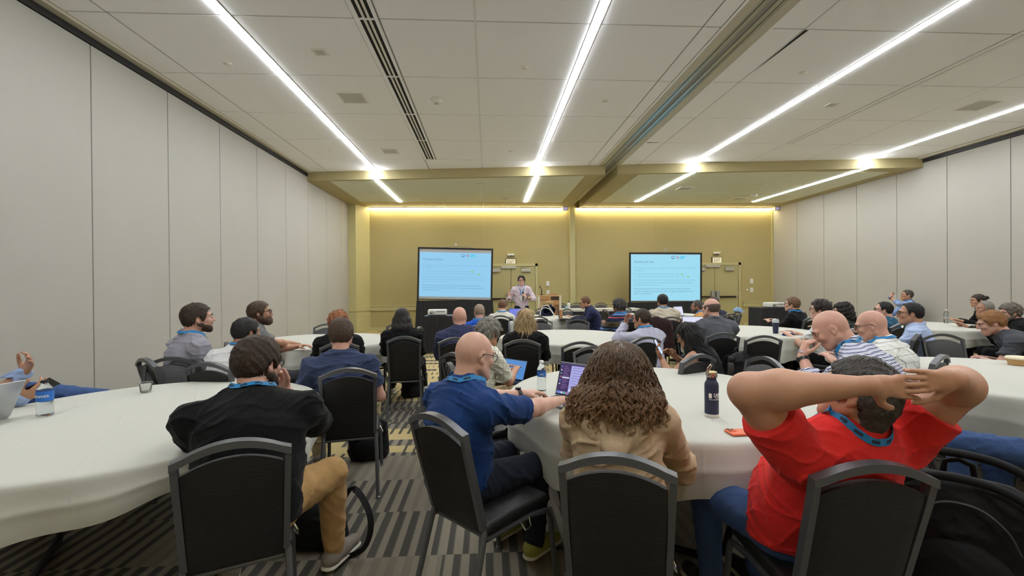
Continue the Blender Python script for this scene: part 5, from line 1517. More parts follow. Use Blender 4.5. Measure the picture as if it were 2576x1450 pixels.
chair_under(-1.619, 4.92, -20, 'black banquet chair under the ginger-haired person in black')
person('ginger-haired person in a black top half hidden behind the navy polo', -1.619, 4.920, -18, lean=8, hunch=12, size=1.0, head=(-10, 4, 0), tl=0.833, tone='pink', shirt='sweater', shirt_mat=BLACKC, pants_mat=BLACKC, hair='short', hair_mat_=H_GIN, hairline='low', hair_t=.03, hair_rough=.008, h=.011, seed=8, strands_n=1800, strand_len=.03)
chair_back(-.98, 3.17, -12, 'black banquet chair holding the man in the navy polo by the aisle')
person('brown-haired man in a heathered navy polo seen from behind by the aisle', -1.131, 3.480, -12, lean=0, hunch=8, tl=0.821, fat=1.06, sh=.205, size=1.03, head=(4, 2, 0), neck=6, tone='pink', shirt='polo', shirt_mat=cloth('navy_polo', (54, 64, 92), .9, .3), pants_mat=BEIGE, shoe_mat=S_GREY,
    R=dict(w=(.20, .30, .60)), L=dict(w=(-.2, .3, .6)), hair='short', hair_mat_=H_BR, hair_t=.014, h=.008, strands_n=4500, strand_len=.018, seed=9, legs=dict(R=dict(k=(.22, .42, .53), a=(.2, .5, .09)), L=dict(k=(-.2, .42, .53), a=(-.22, .42, .09))))
chair_back(-.96, 5.14, -8, 'black banquet chair holding the woman with the dark bob')
person('woman with a dark shoulder-length bob in a black jacket and white sneakers', -1.040, 5.440, -6, lean=2, hunch=8, sh=.178, size=.98, head=(4, 2, 0), tl=0.860, tone='fair', shirt='jacket', shirt_mat=BLACKC, pants_mat=BLACKC, shoe_mat=S_WHITE, hair='bob', hair_mat_=hair_mat('dark_bob', (40, 33, 30)), hair_t=.013, hair_rough=.0015, h=.010, seed=10,
    legs=dict(R=dict(k=(.2, .42, .53), a=(.22, .95, .09), t=(.28, 1.1, .03)), L=dict(k=(-.14, .42, .53), a=(-.22, .90, .09), t=(-.24, 1.06, .03))), strands_n=2500, strand_len=.06)
# ---- centre
chair_back(-.36, 4.95, -4, 'black banquet chair holding the bald man in the navy blazer')
person('bald man in a navy blazer seen from behind left of the grey-haired woman', -0.332, 5.280, -6, lean=2, hunch=8, fat=1.1, sh=.205, size=1.04, head=(2, 2, 0), tl=0.812, tone='pink', shirt='jacket', shirt_mat=cloth('navy_blazer', (52, 56, 84), .9, .2), pants_mat=DJEANS, hair='bald', h=.010, seed=11)
chair_under(-0.115, 7.0, -8, 'black banquet chair under the man in the bright blue shirt')
person('man with cropped grey hair in a bright blue shirt beside the navy blazer', -0.125, 7.000, -8, lean=4, hunch=10, size=1.03, head=(0, 0, 0), tl=0.760, tone='pink', shirt='polo', shirt_mat=cloth('royal_shirt', (28, 82, 186), .8, .1), pants_mat=DJEANS, hair='short', hair_mat_=hair_mat('cropped_grey', (150, 128, 112)), hair_t=.004, hair_rough=.001, lanyard=True, h=.012, seed=12)
chair_under(0.278, 8.85, 8, 'black banquet chair under the man in white with the cord at his neck')
person('short-haired man in a white shirt with a dark cord, sitting by the blue laptop', 0.278, 8.850, 10, lean=4, hunch=12, size=1.05, head=(14, 4, 0), tl=0.760, tone='pink', shirt='dress', shirt_mat=cloth('cream_shirt', (206, 204, 192), .85, .05), pants_mat=KHAKI, hair='short', hair_mat_=hair_mat('cropped_brown', (110, 78, 54)), hair_t=.007, hair_rough=.002, lanyard=True, badge=False, glasses=True, h=.012, seed=13)
chair_under(-0.097, 3.98, 48, 'black banquet chair under the grey-haired woman in plaid', .06)
PGW = person('grey-haired woman in a cream plaid shirt with a laptop on her knees', -0.077, 4.020, 46, lean=6, hunch=18, size=.95, head=(4, 14, 0), neck=-4, tl=0.845, tone='warm', shirt='tee', shirt_mat=patterned('cream_plaid', 'check', (214, 212, 196), (126, 126, 110), .05, .06), pants_mat=BEIGE, hair='short', hair_mat_=H_GREY, hairline='low', hair_t=.028, hair_rough=.007,
    R=dict(w=(.10, .36, .70)), L=dict(w=(-.10, .38, .70)), h=.008, strands_n=5000, strand_len=.035, seed=14, sleeve=.85)
chair_back(.36, 4.68, 6, 'black banquet chair holding the blonde woman in black')
person('woman with long straight blonde hair in a black top', 0.420, 5.000, 6, lean=4, hunch=8, sh=.182, size=1.0, head=(0, 2, 0), tl=0.824, tone='fair', shirt='sweater', shirt_mat=BLACKC, pants_mat=BLACKC, hair='long', hair_mat_=H_BLOND, hair_t=.014, hair_rough=.005, h=.010, seed=15, strands_n=2500, strand_len=.09)
SP = person('standing speaker in a pale lilac shirt and glasses holding a microphone', 0.880, 11.600, 182, standing=True, lean=1, hunch=3, size=1.045, head=(6, 2, 0), neck=6, tl=1.000, tone='fair', shirt='dress', shirt_mat=cloth('lilac_shirt', (200, 184, 194), .85, .06), pants_mat=DJEANS, hair='short', hair_mat_=H_BLK, hair_t=.02, hair_rough=.006,
    R=dict(w=(.33, .22, 1.20), pole=(.6, -.3, -1), d=(.02, .12, 1), n=(-.25, 1, 0), curl=.12, cuff=.17), L=dict(w=(-.10, .25, 1.20), pole=(-1, -.2, -.6), d=(.55, .25, .75), n=(.6, -.5, -.3), curl=.8, cuff=.15), glasses=True, lanyard=True, watch='L', h=.010, seed=16)
chair_back(2.27, 9.25, -84, 'black banquet chair under the man in the navy suit at the far laptop')
person('man in a navy suit with cropped hair in profile typing at the far table', 2.277, 9.200, -84, lean=18, hunch=16, size=1.03, head=(0, 14, 0), neck=0, tl=0.943, tone='warm', shirt='jacket', shirt_mat=cloth('navy_suit', (36, 42, 74), .85, .15), pants_mat=cloth('navy_suit', (36, 42, 74)), hair='short', hair_mat_=hair_mat('cropped_brown', (110, 78, 54)), hair_t=.008, hair_rough=.002, glasses=True, h=.012, seed=17,
    R=dict(w=(.10, .52, .83)), L=dict(w=(-.08, .52, .83)), watch='L')
chair_under(2.330, 7.6, -12, 'black banquet chair under the man in the striped sweater')
person('curly grey-haired man in a colourful striped sweater', 2.330, 7.600, -18, lean=4, hunch=14, fat=1.08, sh=.2, size=1.05, head=(-14, 2, 0), tl=0.805, tone='brown', shirt='sweater', shirt_mat=patterned('stripe_sweater', 'bands', [(0, (38, 40, 66)), (.12, (190, 92, 88)), (.17, (38, 40, 66)), (.30, (92, 130, 178)), (.40, (38, 40, 66)), (.52, (84, 82, 66)), (.68, (110, 64, 52)), (.73, (84, 82, 66)), (.86, (38, 40, 66))], None, .26), pants_mat=DJEANS,
    hair='short', hair_mat_=hair_mat('curly_grey', (66, 62, 60)), hair_t=.026, hair_rough=.009, lanyard=True, h=.011, seed=18, strands_n=1500)
chair_back(1.72, 4.78, -18, 'black banquet chair holding the man in the pale lavender shirt')
person('dark-haired man in a pale lavender shirt with hand at his mouth', 1.989, 5.350, -22, lean=12, hunch=14, size=1.0, head=(-24, 6, 0), neck=0, tl=0.782, tone='tan', shirt='dress', shirt_mat=cloth('lavender_shirt', (176, 176, 194), .85, .06), pants_mat=GREYP, hair='short', hair_mat_=H_DB, hair_t=.013, lanyard=True, h=.010, seed=19, strands_n=1800,
    L=dict(w=(-.10, .34, 1.02), pole=(-.8, 0, -1), d=(.2, -.1, .9), n=(.3, -.9, 0), curl=.8))
chair_under(3.243, 8.0, 0, 'black banquet chair under the man in the beige sweater')
person('black-haired man in a beige sweater before the second screen', 3.243, 8.000, 0, lean=6, hunch=10, fat=1.1, sh=.215, size=1.06, head=(-6, 0, 0), tl=0.918, tone='olive', shirt='sweater', shirt_mat=cloth('oat_sweater', (186, 176, 158), .9, .1), pants_mat=DJEANS, hair='short', hair_mat_=H_BLK, hair_t=.015, lanyard=True, badge=False, h=.011, seed=20, L=dict(w=(-.42, .30, .85), pole=(-1, -.4, -.6)))
chair_under(4.002, 8.05, -46, 'black banquet chair under the bearded man in orange')
person('bearded man with glasses in an orange shirt facing left', 4.002, 8.050, -50, lean=6, hunch=14, fat=1.1, size=1.02, head=(-6, 6, 0), tl=0.773, tone='olive', shirt='sweater', shirt_mat=cloth('orange_shirt', (190, 142, 84), .85, .1), pants_mat=DJEANS, hair='short', hair_mat_=H_SALT, hairline='receding', hair_t=.008, beard=.006, glasses=True, lanyard=True, h=.011, seed=21)
chair_back(2.74, 5.06, 4, 'black banquet chair holding the man in the grey suit jacket')
person('balding man in a charcoal grey suit jacket with glasses', 2.859, 5.450, -6, lean=3, hunch=10, fat=1.12, sh=.21, size=1.08, head=(-16, 2, 0), tl=0.880, tone='pink', shirt='jacket', shirt_mat=cloth('grey_suit', (86, 88, 94), .9, .2), pants_mat=GREYP, hair='fringe', hair_mat_=hair_mat('cropped_dark', (92, 74, 64)), hair_t=.006, hair_rough=.001, glasses=True, h=.009, seed=22)
chair_under(4.575, 8.6, -20, 'black banquet chair under the man in the dark blazer mostly hidden')
person('dark-haired man in a navy blazer mostly hidden behind the grey suit', 4.555, 8.600, -24, lean=8, hunch=10, size=1.04, head=(-10, 0, 0), tl=0.798, tone='tan', shirt='jacket', shirt_mat=cloth('dark_blazer', (36, 40, 62), .85, .15), pants_mat=DJEANS, hair='short', hair_mat_=hair_mat('auburn_dark', (54, 34, 26)), hair_t=.02, h=.013, seed=23)
chair_back(1.70, 3.52, -24, 'black banquet chair holding the woman with long black hair')
PHN = person('woman with long black hair and glasses in a sleeveless top looking at a phone', 1.989, 3.920, -38, lean=14, hunch=20, sh=.172, size=.93, head=(-14, 26, 0), neck=-4, tl=0.831, tone='tan', shirt='tank', shirt_mat=BLACKC, pants_mat=BLACKC, hair='long', hair_mat_=H_BLK, hair_t=.014, hair_rough=.003, glasses=True, h=.008, seed=24, strands_n=2500, strand_len=.08,
    L=dict(w=(-.18, .36, .80), pole=(-.9, 0, -1), d=(-.25, .3, .75), n=(.2, -.8, .5), curl=.4), R=dict(w=(.02, .32, .80), pole=(.9, 0, -1), d=(-.3, .5, .5), n=(-.5, -.3, -.6), curl=.5))
# ---- right side
chair_under(2.681, 2.80, -42, 'black banquet chair under the bald man in the blue checked shirt')
person('bald man in a blue and white checked shirt resting his face on his fist', 2.661, 2.820, -46, lean=20, hunch=20, fat=1.1, sh=.205, size=1.09, head=(-10, 34, 0), neck=-6, tl=0.985, tone='pink', shirt='dress', shirt_mat=patterned('blue_gingham', 'gingham', (222, 224, 232), (34, 44, 110), .021, .42), pants_mat=DJEANS, hair='bald', lanyard=True, h=.007, seed=25,
    L=dict(w=(-.13, .47, .985), pole=(-.5, .3, -1), d=(.12, -.25, 1), n=(.6, -.7, 0), curl=.85, cuff=.12), watch='L')
chair_under(3.402, 3.52, -30, 'black banquet chair under the bald man in the white windowpane shirt')
person('bald man with glasses in a white shirt with a thin windowpane check', 3.392, 3.520, -34, lean=10, hunch=16, fat=1.16, sh=.205, size=1.07, head=(-16, 16, 0), neck=2, tl=0.828, tone='pink', shirt='dress', shirt_mat=patterned('windowpane', 'check', (224, 224, 220), (120, 120, 118), .062, .05), pants_mat=DJEANS, hair='bald', glasses=True, lanyard=True, h=.008, seed=26)
chair_back(4.72, 4.66, -36, 'black banquet chair holding the man in the light blue shirt')
person('dark-haired man with glasses in a light blue shirt facing left', 5.008, 4.920, -36, lean=2, hunch=8, size=1.06, head=(-18, 2, 0), tl=0.797, tone='tan', shirt='dress', shirt_mat=cloth('light_blue_shirt', (168, 184, 218), .85, .06), pants_mat=GREYP, hair='short', hair_mat_=H_BLK, hairline='receding', hair_t=.012, glasses=True, h=.009, seed=27, strands_n=1800, strand_len=.015)
chair_under(6.072, 6.45, -30, 'black banquet chair under the man in teal with receding hair')
person('man with receding dark hair and glasses in a teal shirt', 6.072, 6.400, -34, lean=4, hunch=10, size=1.02, head=(-16, 0, 0), tl=0.760, tone='pink', shirt='tee', shirt_mat=cloth('teal_shirt', (40, 84, 110), .85, .1), pants_mat=DJEANS, hair='short', hair_mat_=H_BLK, hairline='receding', hair_t=.012, glasses=True, h=.011, seed=28)
chair_under(9.819, 10.0, -62, 'black banquet chair under the man leaning by the right wall')
person('man in a pale blue shirt with hand on chin beside the right folding wall', 9.819, 9.950, -66, lean=-6, hunch=8, size=1.04, head=(-4, -6, 0), tl=0.950, tone='tan', shirt='dress', shirt_mat=cloth('oxford_blue', (140, 162, 206), .85, .06), pants_mat=KHAKI, hair='short', hair_mat_=H_SALT, hair_t=.013, lanyard=True, h=.012, seed=29,
    L=dict(w=(-.06, .32, 1.16), pole=(-1, .2, -.5), d=(.4, -.3, .8), n=(.3, -.9, 0), curl=.6, cuff=.16), watch='L')
chair_under(9.048, 7.55, -52, 'black banquet chair under the woman with the dark bun')
person('woman with dark hair in a bun behind the grey-haired man', 8.998, 7.500, -56, lean=10, hunch=14, sh=.175, size=.98, head=(-16, 4, 0), tl=1.010, tone='tan', shirt='sweater', shirt_mat=BLACKC, pants_mat=BLACKC, hair='bun', hair_mat_=hair_mat('dark_bun', (46, 36, 30)), hairline='low', hair_t=.01, h=.012, seed=30)
chair_under(8.011, 6.55, -54, 'black banquet chair under the grey-haired man in the olive jacket')
person('grey-haired man in a dark olive jacket leaning on the far right table', 7.961, 6.520, -58, lean=14, hunch=16, size=1.0, head=(-16, 0, 0), neck=0, tl=0.813, tone='olive', shirt='jacket', shirt_mat=cloth('olive_jacket', (52, 48, 36), .85, .15), pants_mat=DJEANS, hair='short', hair_mat_=H_GREY, hairline='receding', hair_t=.01, lanyard=True, h=.011, seed=31)
chair_under(7.496, 5.75, -44, 'black banquet chair under the man in black at the right edge')
person('man with thick grey and black hair in a black jacket at the right edge', 7.446, 5.720, -50, lean=16, hunch=18, fat=1.1, size=1.02, head=(-18, 8, 0), neck=0, tl=0.787, tone='pink', shirt='jacket', shirt_mat=BLACKC, pants_mat=BLACKC, hair='short', hair_mat_=hair_mat('grey_black', (98, 90, 82)), hairline='low', hair_t=.024, hair_rough=.006, beard=.006, glasses=True, h=.011, seed=32)
chair_under(5.678, 4.3, -40, 'black banquet chair under the ginger man in the dark grey polo')
person('ginger-haired man in a dark grey polo leaning forward over the table', 5.698, 4.260, -44, lean=34, hunch=24, fat=1.08, sh=.205, size=1.05, head=(-10, 20, 0), neck=-22, tl=0.907, tone='pink', shirt='polo', shirt_mat=cloth('charcoal_polo', (66, 68, 74), .9, .15), pants_mat=DJEANS, hair='short', hair_mat_=hair_mat('strawberry', (150, 106, 66)), hair_t=.016, h=.008, seed=33, strands_n=3000, strand_len=.025,
    L=dict(w=(-.06, .42, .66), pole=(-1, 0, -.6)), R=dict(w=(.1, .40, .66)))
chair_under(4.433, 5.55, -26, 'black banquet chair under the dark curly-haired man in glasses')
person('curly dark-haired man with glasses in a white t-shirt behind the bald man', 4.413, 5.580, -30, lean=2, hunch=10, size=1.04, head=(-16, 0, 0), tl=0.850, tone='fair', shirt='tee', shirt_mat=cloth('white_tee', (214, 216, 218), .85, .05), pants_mat=BLACKC, hair='short', hair_mat_=hair_mat('curly_dark', (44, 30, 24)), hair_t=.024, hair_rough=.008, glasses=True, h=.010, seed=34, strands_n=1500)
chair_under(5.227, 6.1, -30, 'black banquet chair under the woman with dark curly hair')
person('woman with dark curly hair in a dark green plaid shirt', 5.177, 6.100, -36, lean=4, hunch=12, sh=.178, size=.99, head=(-16, 2, 0), tl=0.805, tone='warm', shirt='sweater', shirt_mat=patterned('green_plaid', 'check', (52, 62, 52), (20, 24, 20), .05, .3), pants_mat=BLACKC, hair='bob', hair_mat_=hair_mat('curly_black', (34, 27, 24)), hair_t=.022, hair_rough=.012, h=.010, seed=35, L=dict(w=(-.12, .34, 1.0), pole=(-.8, 0, -1), d=(.2, 0, .9), curl=.7), watch='L')
chair_under(5.459, 7.55, -14, 'black banquet chair under the young man in the black jacket')
person('young brown-haired man with glasses in a black jacket, blue lanyard', 5.439, 7.550, -30, lean=4, hunch=10, size=1.04, head=(-16, -2, 0), tl=0.819, tone='fair', shirt='jacket', shirt_mat=BLACKC, pants_mat=BLACKC, hair='short', hair_mat_=hair_mat('chestnut', (104, 76, 52)), hair_t=.02, glasses=True, lanyard=True, badge=False, h=.010, seed=36, strands_n=1200)
# ---- partly outside the frame
chair_under(-3.28, 2.93, 80, 'black banquet chair at the left edge under the seated person with the phone')
PLE = person('person at the left edge with raised hand, phone and crossed jeans-clad leg', -3.25, 2.95, 84, lean=-18, hunch=8, size=1.05, head=(-30, 0, 0), tone='tan', shirt='dress', shirt_mat=cloth('sky_shirt', (150, 170, 206), .85, .06), pants_mat=JEANS, shoe_mat=S_GREY, hair='short', hair_mat_=H_BR, h=.008, seed=37,
    L=dict(e=(-3.20, 3.02, .80), w=(-3.06, 3.10, .945), world=True, d=(.55, -.1, .75), n=(-.2, -1, .2), curl=.35, pole=(-.6, -.3, -1), cuff=.20), R=dict(e=(-3.10, 2.80, .83), w=(-2.86, 2.88, .835), world=True, d=(.75, .1, .35), n=(-.2, .6, .6), curl=.55, pole=(.5, -.3, -1), cuff=.2),
    legs=dict(L=dict(k=(-3.10, 3.2, .80), a=(-2.78, 3.38, .70), t=(-2.62, 3.42, .73), world=True)), watch='L')
chair_under(3.28, 2.16, -58, 'black banquet chair at the right edge under the person in jeans')
person('person at the right edge of whom only the jeans-clad knee shows', 3.3, 2.15, -62, lean=-2, hunch=8, size=1.03, tone='fair', shirt='tee', shirt_mat=cloth('grey_tee', (112, 114, 114)), pants_mat=JEANS, hair='short', hair_mat_=H_BR, h=.012, seed=38, R=dict(w=(.2, .16, .64)), L=dict(w=(.08, .12, .64)), legs=dict(L=dict(k=(2.66, 2.36, .60), a=(2.72, 2.42, .10), world=True)))
# ------------------------------------------------------------------ the curly hair
def world_of(o, p): return np.array(o.matrix_basis @ Vector(p))
def make_hood(P):
    N, up_, fw_, rt_ = P['N'], P['up'], P['fw'], P['rt']
    v = Vol(N - A3(.3, .3, .36), N + A3(.3, .3, .15), .007)
    for sx in (-1, 1):
        v.cap(N + rt_ * sx * .10 - fw_ * .07 - up_ * .02, N + rt_ * sx * .095 - fw_ * .115 - up_ * .13, .030, .032, .03, (fw_, 1.3))
        v.cap(N + rt_ * sx * .095 - fw_ * .115 - up_ * .13, N - fw_ * .135 - up_ * .225, .032, .032, .03, (fw_, 1.4))
    v.ell(N - fw_ * .105 - up_ * .11, A3(.11, .035, .12), np.stack([rt_, fw_, up_], 1), .03)
    v.disp(folds(9, (.05,), (.008,), axis=(0, 0, 1)))
    v.build('hood', cloth('beige_jacket', (176, 152, 122)), P['root'])
    return v
def curls(P, n=680):
    H, F, hs, vs_ = P['H'], P['F'], P['hs'], P['vs']; r = np.random.default_rng(11)
    bk = -F[:, 1].copy(); bk[2] = 0; bk = unit(bk); rt = np.cross(bk, A3(0, 0, 1)); up = A3(0, 0, 1)
    m = 60; t = np.linspace(0, 1, m); allV = []; allQ = []; base = 0
    hoodv = make_hood(P); CL = []; PH = []; ll = []
    for k in range(n):
        ph = r.uniform(-2.1, 2.1); layer = r.uniform(.80, 1.03); z0 = 1 - .7 * r.uniform() ** 2.6
        L = r.uniform(.22, .335) * (1 - .10 * (abs(ph) > 1.4))
        d = .118 * hs * (1 - z0) + L * t ** 1.1
        rad = np.interp(d, [0, .010, .03, .075, .14, .20, .27, .34, .42], [.006, .050, .082, .110, .134, .158, .180, .196, .192])
        rad = rad * (.80 + .28 * abs(math.sin(ph))) * (layer if z0 < .93 else 1 - (1 - layer) * t)
        a = ph + .10 * np.sin(t * 6 + r.uniform(0, 6)) * t
        out = bk[None] * np.cos(a)[:, None] + rt[None] * np.sin(a)[:, None]
        CL.append(H[None] + out * rad[:, None] + up[None] * (.122 * hs - d)[:, None] + bk[None] * .012); PH.append(a); ll.append(L)
    CA = np.concatenate(CL); dirp = unit(bk * .8 + up * .35); lay = np.repeat(r.uniform(.014, .034, n), m)
    for _ in range(22):
        dd = np.minimum(vs_.sample_many(CA), hoodv.sample_many(CA)); bad = dd < lay
        CA[bad] += dirp * .006
        if _ % 3 == 2:
            Cc = CA.reshape(n, m, 3); Cc[:, 1:-1] = (Cc[:, :-2] + 2 * Cc[:, 1:-1] + Cc[:, 2:]) / 4; CA = Cc.reshape(-1, 3)
    CC = CA.reshape(n, m, 3)
    for _ in range(4): CC[:, 1:-1] = (CC[:, :-2] + 2 * CC[:, 1:-1] + CC[:, 2:]) / 4
    up2 = np.repeat(up[None], m, 0)
    for k in range(n):
        C0 = CC[k]; L = ll[k]
        T = np.gradient(C0, axis=0); T /= np.linalg.norm(T, axis=1)[:, None] + 1e-9
        O = np.cross(np.cross(T, bk[None] * np.cos(PH[k])[:, None] + rt[None] * np.sin(PH[k])[:, None]), T); O /= np.linalg.norm(O, axis=1)[:, None] + 1e-9; B = np.cross(T, O)
        hr = (.0012 + .0068 * np.clip((t - .06) / .45, 0, 1)) * r.uniform(.7, 1.3); pit = r.uniform(.040, .062); ph0 = r.uniform(0, 6.28); sg = r.choice([-1, 1])
        for q_ in range(3):
            th = sg * 2 * np.pi * t * L / pit + ph0 + q_ * .55
            C = C0 + O * (hr * np.cos(th) * (1 + .12 * q_))[:, None] + B * (hr * np.sin(th) * (1 + .12 * q_))[:, None]
            T2 = np.gradient(C, axis=0); T2 /= np.linalg.norm(T2, axis=1)[:, None] + 1e-9
            N1 = np.cross(T2, bk[None] + 0 * T2); N1 /= np.linalg.norm(N1, axis=1)[:, None] + 1e-9; N2 = np.cross(T2, N1)
            rr = (.0026 * (1 - .5 * t) * r.uniform(.7, 1.3))[:, None]
            ring = np.stack([C + N1 * rr, C - N1 * rr * .5 + N2 * rr * .87, C - N1 * rr * .5 - N2 * rr * .87], 1).reshape(-1, 3)
            i0 = np.arange(m - 1)[:, None] * 3; j = np.arange(3)[None]
            q = np.stack([i0 + j, i0 + (j + 1) % 3, i0 + 3 + (j + 1) % 3, i0 + 3 + j], 2).reshape(-1, 4) + base
            allV.append(ring); allQ.append(q); base += len(ring)
    t_ = NT('hair_curly_ombre'); co = t_.coord(); s = t_.n('ShaderNodeSeparateXYZ'); t_.l(co, s.inputs[0])
    zr = t_.math('DIVIDE', t_.math('SUBTRACT', float(H[2] + .1), s.outputs[2]), .36)
    c = t_.ramp(zr, [(0, lin((104, 86, 64))), (.35, lin((104, 76, 50))), (.9, lin((172, 124, 76)))])
    t_.l(t_.mixc(t_.noise(co, 160, 2), c, lin((74, 52, 34))), t_.b.inputs['Base Color']); t_.set(Roughness=.3)
    t_.b.inputs['Specular IOR Level'].default_value = .5
    # dark under-mass so that no scalp shows
    v = Vol(H - A3(.24, .24, .33), H + A3(.24, .24, .16), .008)
    v.ell(H + F @ (A3(0, -.014, .030) * hs), A3(.0755, .096, .0875) * hs, F, .02, grow=-.001); v.ell(H + F @ (A3(0, -.04, .0) * hs), A3(.07, .066, .075) * hs, F, .03, grow=.002)
    for a in np.linspace(-1.9, 1.9, 11):
        o = bk * math.cos(a) + rt * math.sin(a); w = .8 + .3 * abs(math.sin(a))
        v.cap(H + o * .06 * w - up * .0, H + o * .085 * w - up * .12, .032, .04, .03); v.cap(H + o * .085 * w - up * .12, H + o * .11 * w - up * .21, .04, .03, .03)
    X, Y, Z = v.pts(); ly = ((X - H[0]) * F[0, 1] + (Y - H[1]) * F[1, 1] + (Z - H[2]) * F[2, 1]) / hs
    v.D = np.maximum(v.D, ((ly - .075) * hs).astype(np.float32))
    v.disp(sines(3, (.05, .025), (.006, .004)))
    ho = v.build('hair', hair_mat('curl_under', (70, 52, 38)), P['root'])
    o = fast_mesh('curls', np.concatenate(allV), np.concatenate(allQ), t_.m, ho); o['kind'] = 'stuff'
curls(PC)

# ------------------------------------------------------------------ empty chairs
chair_back(1.51, 7.42, 198, 'empty black banquet chair beyond the centre table, facing the camera')
chair_back(1.70, 8.35, -20, 'empty black banquet chair behind the navy-suited man, its back to the camera')
chair_back(1.93, 10.75, 236, 'empty black banquet chair behind the laptop of the navy-suited man')
chair_back(2.36, 14.25, 180, 'empty black banquet chair behind the head table beside the lectern')
chair_back(2.84, 14.25, 180, 'empty black banquet chair behind the head table, middle one of three')
chair_back(3.66, 14.25, 180, 'empty black banquet chair behind the head table close to the second screen')
chair_back(2.78, 10.4, 84, 'empty black banquet chair left of the striped sweater wearer\'s head')
chair_back(3.52, 11.2, 150, 'empty black banquet chair beyond the striped sweater, before the head table')
chair_back(.90, 7.50, 184, 'empty black banquet chair beyond the centre table, right of the blonde hair')
chair_back(.92, 8.25, -4, 'empty black banquet chair showing only its top rail, right of the blonde hair')
chair_back(.62, 11.15, 165, 'empty black banquet chair behind the blue laptop')
chair_back(1.40, 11.3, 200, 'empty black banquet chair behind the navy backpack on the table')
chair_back(4.36, 8.0, 196, 'empty black banquet chair right of the grey suit, facing the camera')
cap_chair = chair_back(5.13, 8.9, -80, 'empty black banquet chair turned sideways with a cap on its top')
chair_back(-2.50, 7.05, 176, 'empty black banquet chair beyond the left table, left of the ginger hair')
chair_back(-1.40, 6.95, 205, 'empty black banquet chair beyond the left table, behind the dark bob')
chair_back(-.98, 6.35, -84, 'empty black banquet chair right of the dark bob with its seat towards the table')
chair_back(-2.60, 3.80, 174, 'empty black banquet chair across the left table from the large man in black')
chair_back(.93, 4.45, 2, 'empty black banquet chair on the near side of the centre table, back to the camera')
chair_back(.97, 4.05, 182, 'empty grey-fronted banquet chair across the table from the curly-haired woman')
chair_back(-.27, 3.30, 76, 'empty black banquet chair half hidden left of the bald man in navy')
chair_back(3.03, 4.75, 10, 'black banquet chair with a black backpack hung beside its back')
chair_back(2.13, 3.33, -96, 'empty grey-fronted banquet chair in front of the blue checked shirt')
chair_back(5.75, 5.9, -10, 'empty black banquet chair just beyond the light blue shirt')
chair_back(4.98, 4.62, 196, 'empty dark grey banquet chair left of the ginger man, facing the camera')
chair_back(4.12, 4.35, 160, 'empty black banquet chair edge-on beside the chair of the ginger man')
chair_back(2.68, 2.95, 82, 'empty black banquet chair whose seat shows past the red t-shirt arm')
bag_chair = chair_back(2.16, 1.42, 42, 'black banquet chair in the bottom right corner with a big backpack on its back')
coat_chair = chair_back(2.66, 6.95, 6, 'black banquet chair covered by a dark maroon coat')

# ------------------------------------------------------------------ things on tables
ZTOP = ZT + .008
def clear(name, rgb=(235, 240, 242), rough=.04, ior=1.2):
    if name in MATS: return MATS[name]
    t = NT(name); t.set(Base_Color=lin(rgb), Roughness=rough, IOR=ior)
    t.b.inputs['Transmission Weight'].default_value = .96
    MATS[name] = t.m; return t.m
def text_cyl(name, body, size, r, z, ang, mat, parent, width=None):
    M = Matrix.Rotation(math.radians(90), 4, 'X')
    o = text_mesh(name, body, size, mat, parent, M, 'CENTER', width)
    for v in o.data.vertices:
        a = ang + v.co.x / r; rr = r + .0008 - v.co.y
        v.co = Vector((rr * math.sin(a), -rr * math.cos(a), v.co.z + z))
    return o
def water_bottle(x, y, z, label, h=.20, r=.032, lab=(.09, .135), labc=(40, 110, 190), cap=(228, 228, 228), word=None, ang=0):
    t = thing('water_bottle', label, 'bottle', (x, y, z), 0, 'clear water bottles')
    prof = [(.001, 0), (r * .9, .0), (r, .008)]
    for i in range(6): zz = .012 + i * (h * .36) / 6; prof += [(r, zz), (r * .94, zz + h * .03)]
    prof += [(r, lab[0]), (r, lab[1]), (r * .98, h * .72), (r * .75, h * .82), (r * .42, h * .9), (r * .40, h * .955), (.001, h * .956)]
    shade_auto(MB().lathe(prof, n=24).build('bottle_body', clear('clear_plastic'), t), 70)
    lb = MB().lathe([(r + .0005, lab[0]), (r + .0005, lab[1])], n=24); lb.f = lb.f[:24]
    lo = lb.build('label', simple('bottle_label_%d' % labc[0], labc, .4), t, True)
    if word: text_cyl('lettering', word, .020, r + .001, (lab[0] + lab[1]) / 2 - .006, ang, M_WHITE, lo)
    MB().lathe([(r * .46, h * .93), (r * .46, h), (.001, h)], n=16).build('cap', simple('cap_%d' % cap[0], cap, .4), t)
    return t
water_bottle(-2.51, 2.66, ZTOP, 'clear water bottle with a blue label by the silver laptop lid', .20, .037, (.085, .14), (34, 104, 190), (24, 24, 26), 'POWER', .3)
water_bottle(.36, 3.0, ZTOP, 'clear water bottle with a blue label beside the open laptop', .205, .031, (.10, .135), (40, 100, 176), (230, 230, 230), 'ara', -.1)
water_bottle(8.05, 7.4, ZTOP, 'clear water bottle on the far right table', .24, .036, (.09, .10), (200, 205, 205), (235, 235, 235))
water_bottle(2.37, 13.4, ZTOP, 'slim clear bottle with teal label beside the white flask on the head table', .165, .03, (.03, .09), (130, 190, 206), (30, 30, 34))
t = thing('flask', 'white flask with an orange mark on the head table by the lectern', 'flask', (2.46, 13.45, ZTOP), 0)
shade_auto(MB().lathe([(.001, 0), (.042, 0), (.044, .01), (.044, .15), (.036, .185), (.022, .2), (.001, .2)], n=20).build('body', simple('flask_white', (232, 230, 226), .35), t))
MB().lathe([(.02, .2), (.02, .23), (.001, .232)], n=14).build('cap', M_BLACK, t)
text_cyl('emblem', 'A', .05, .046, .07, 0, simple('flask_orange', (206, 112, 60), .5), t)
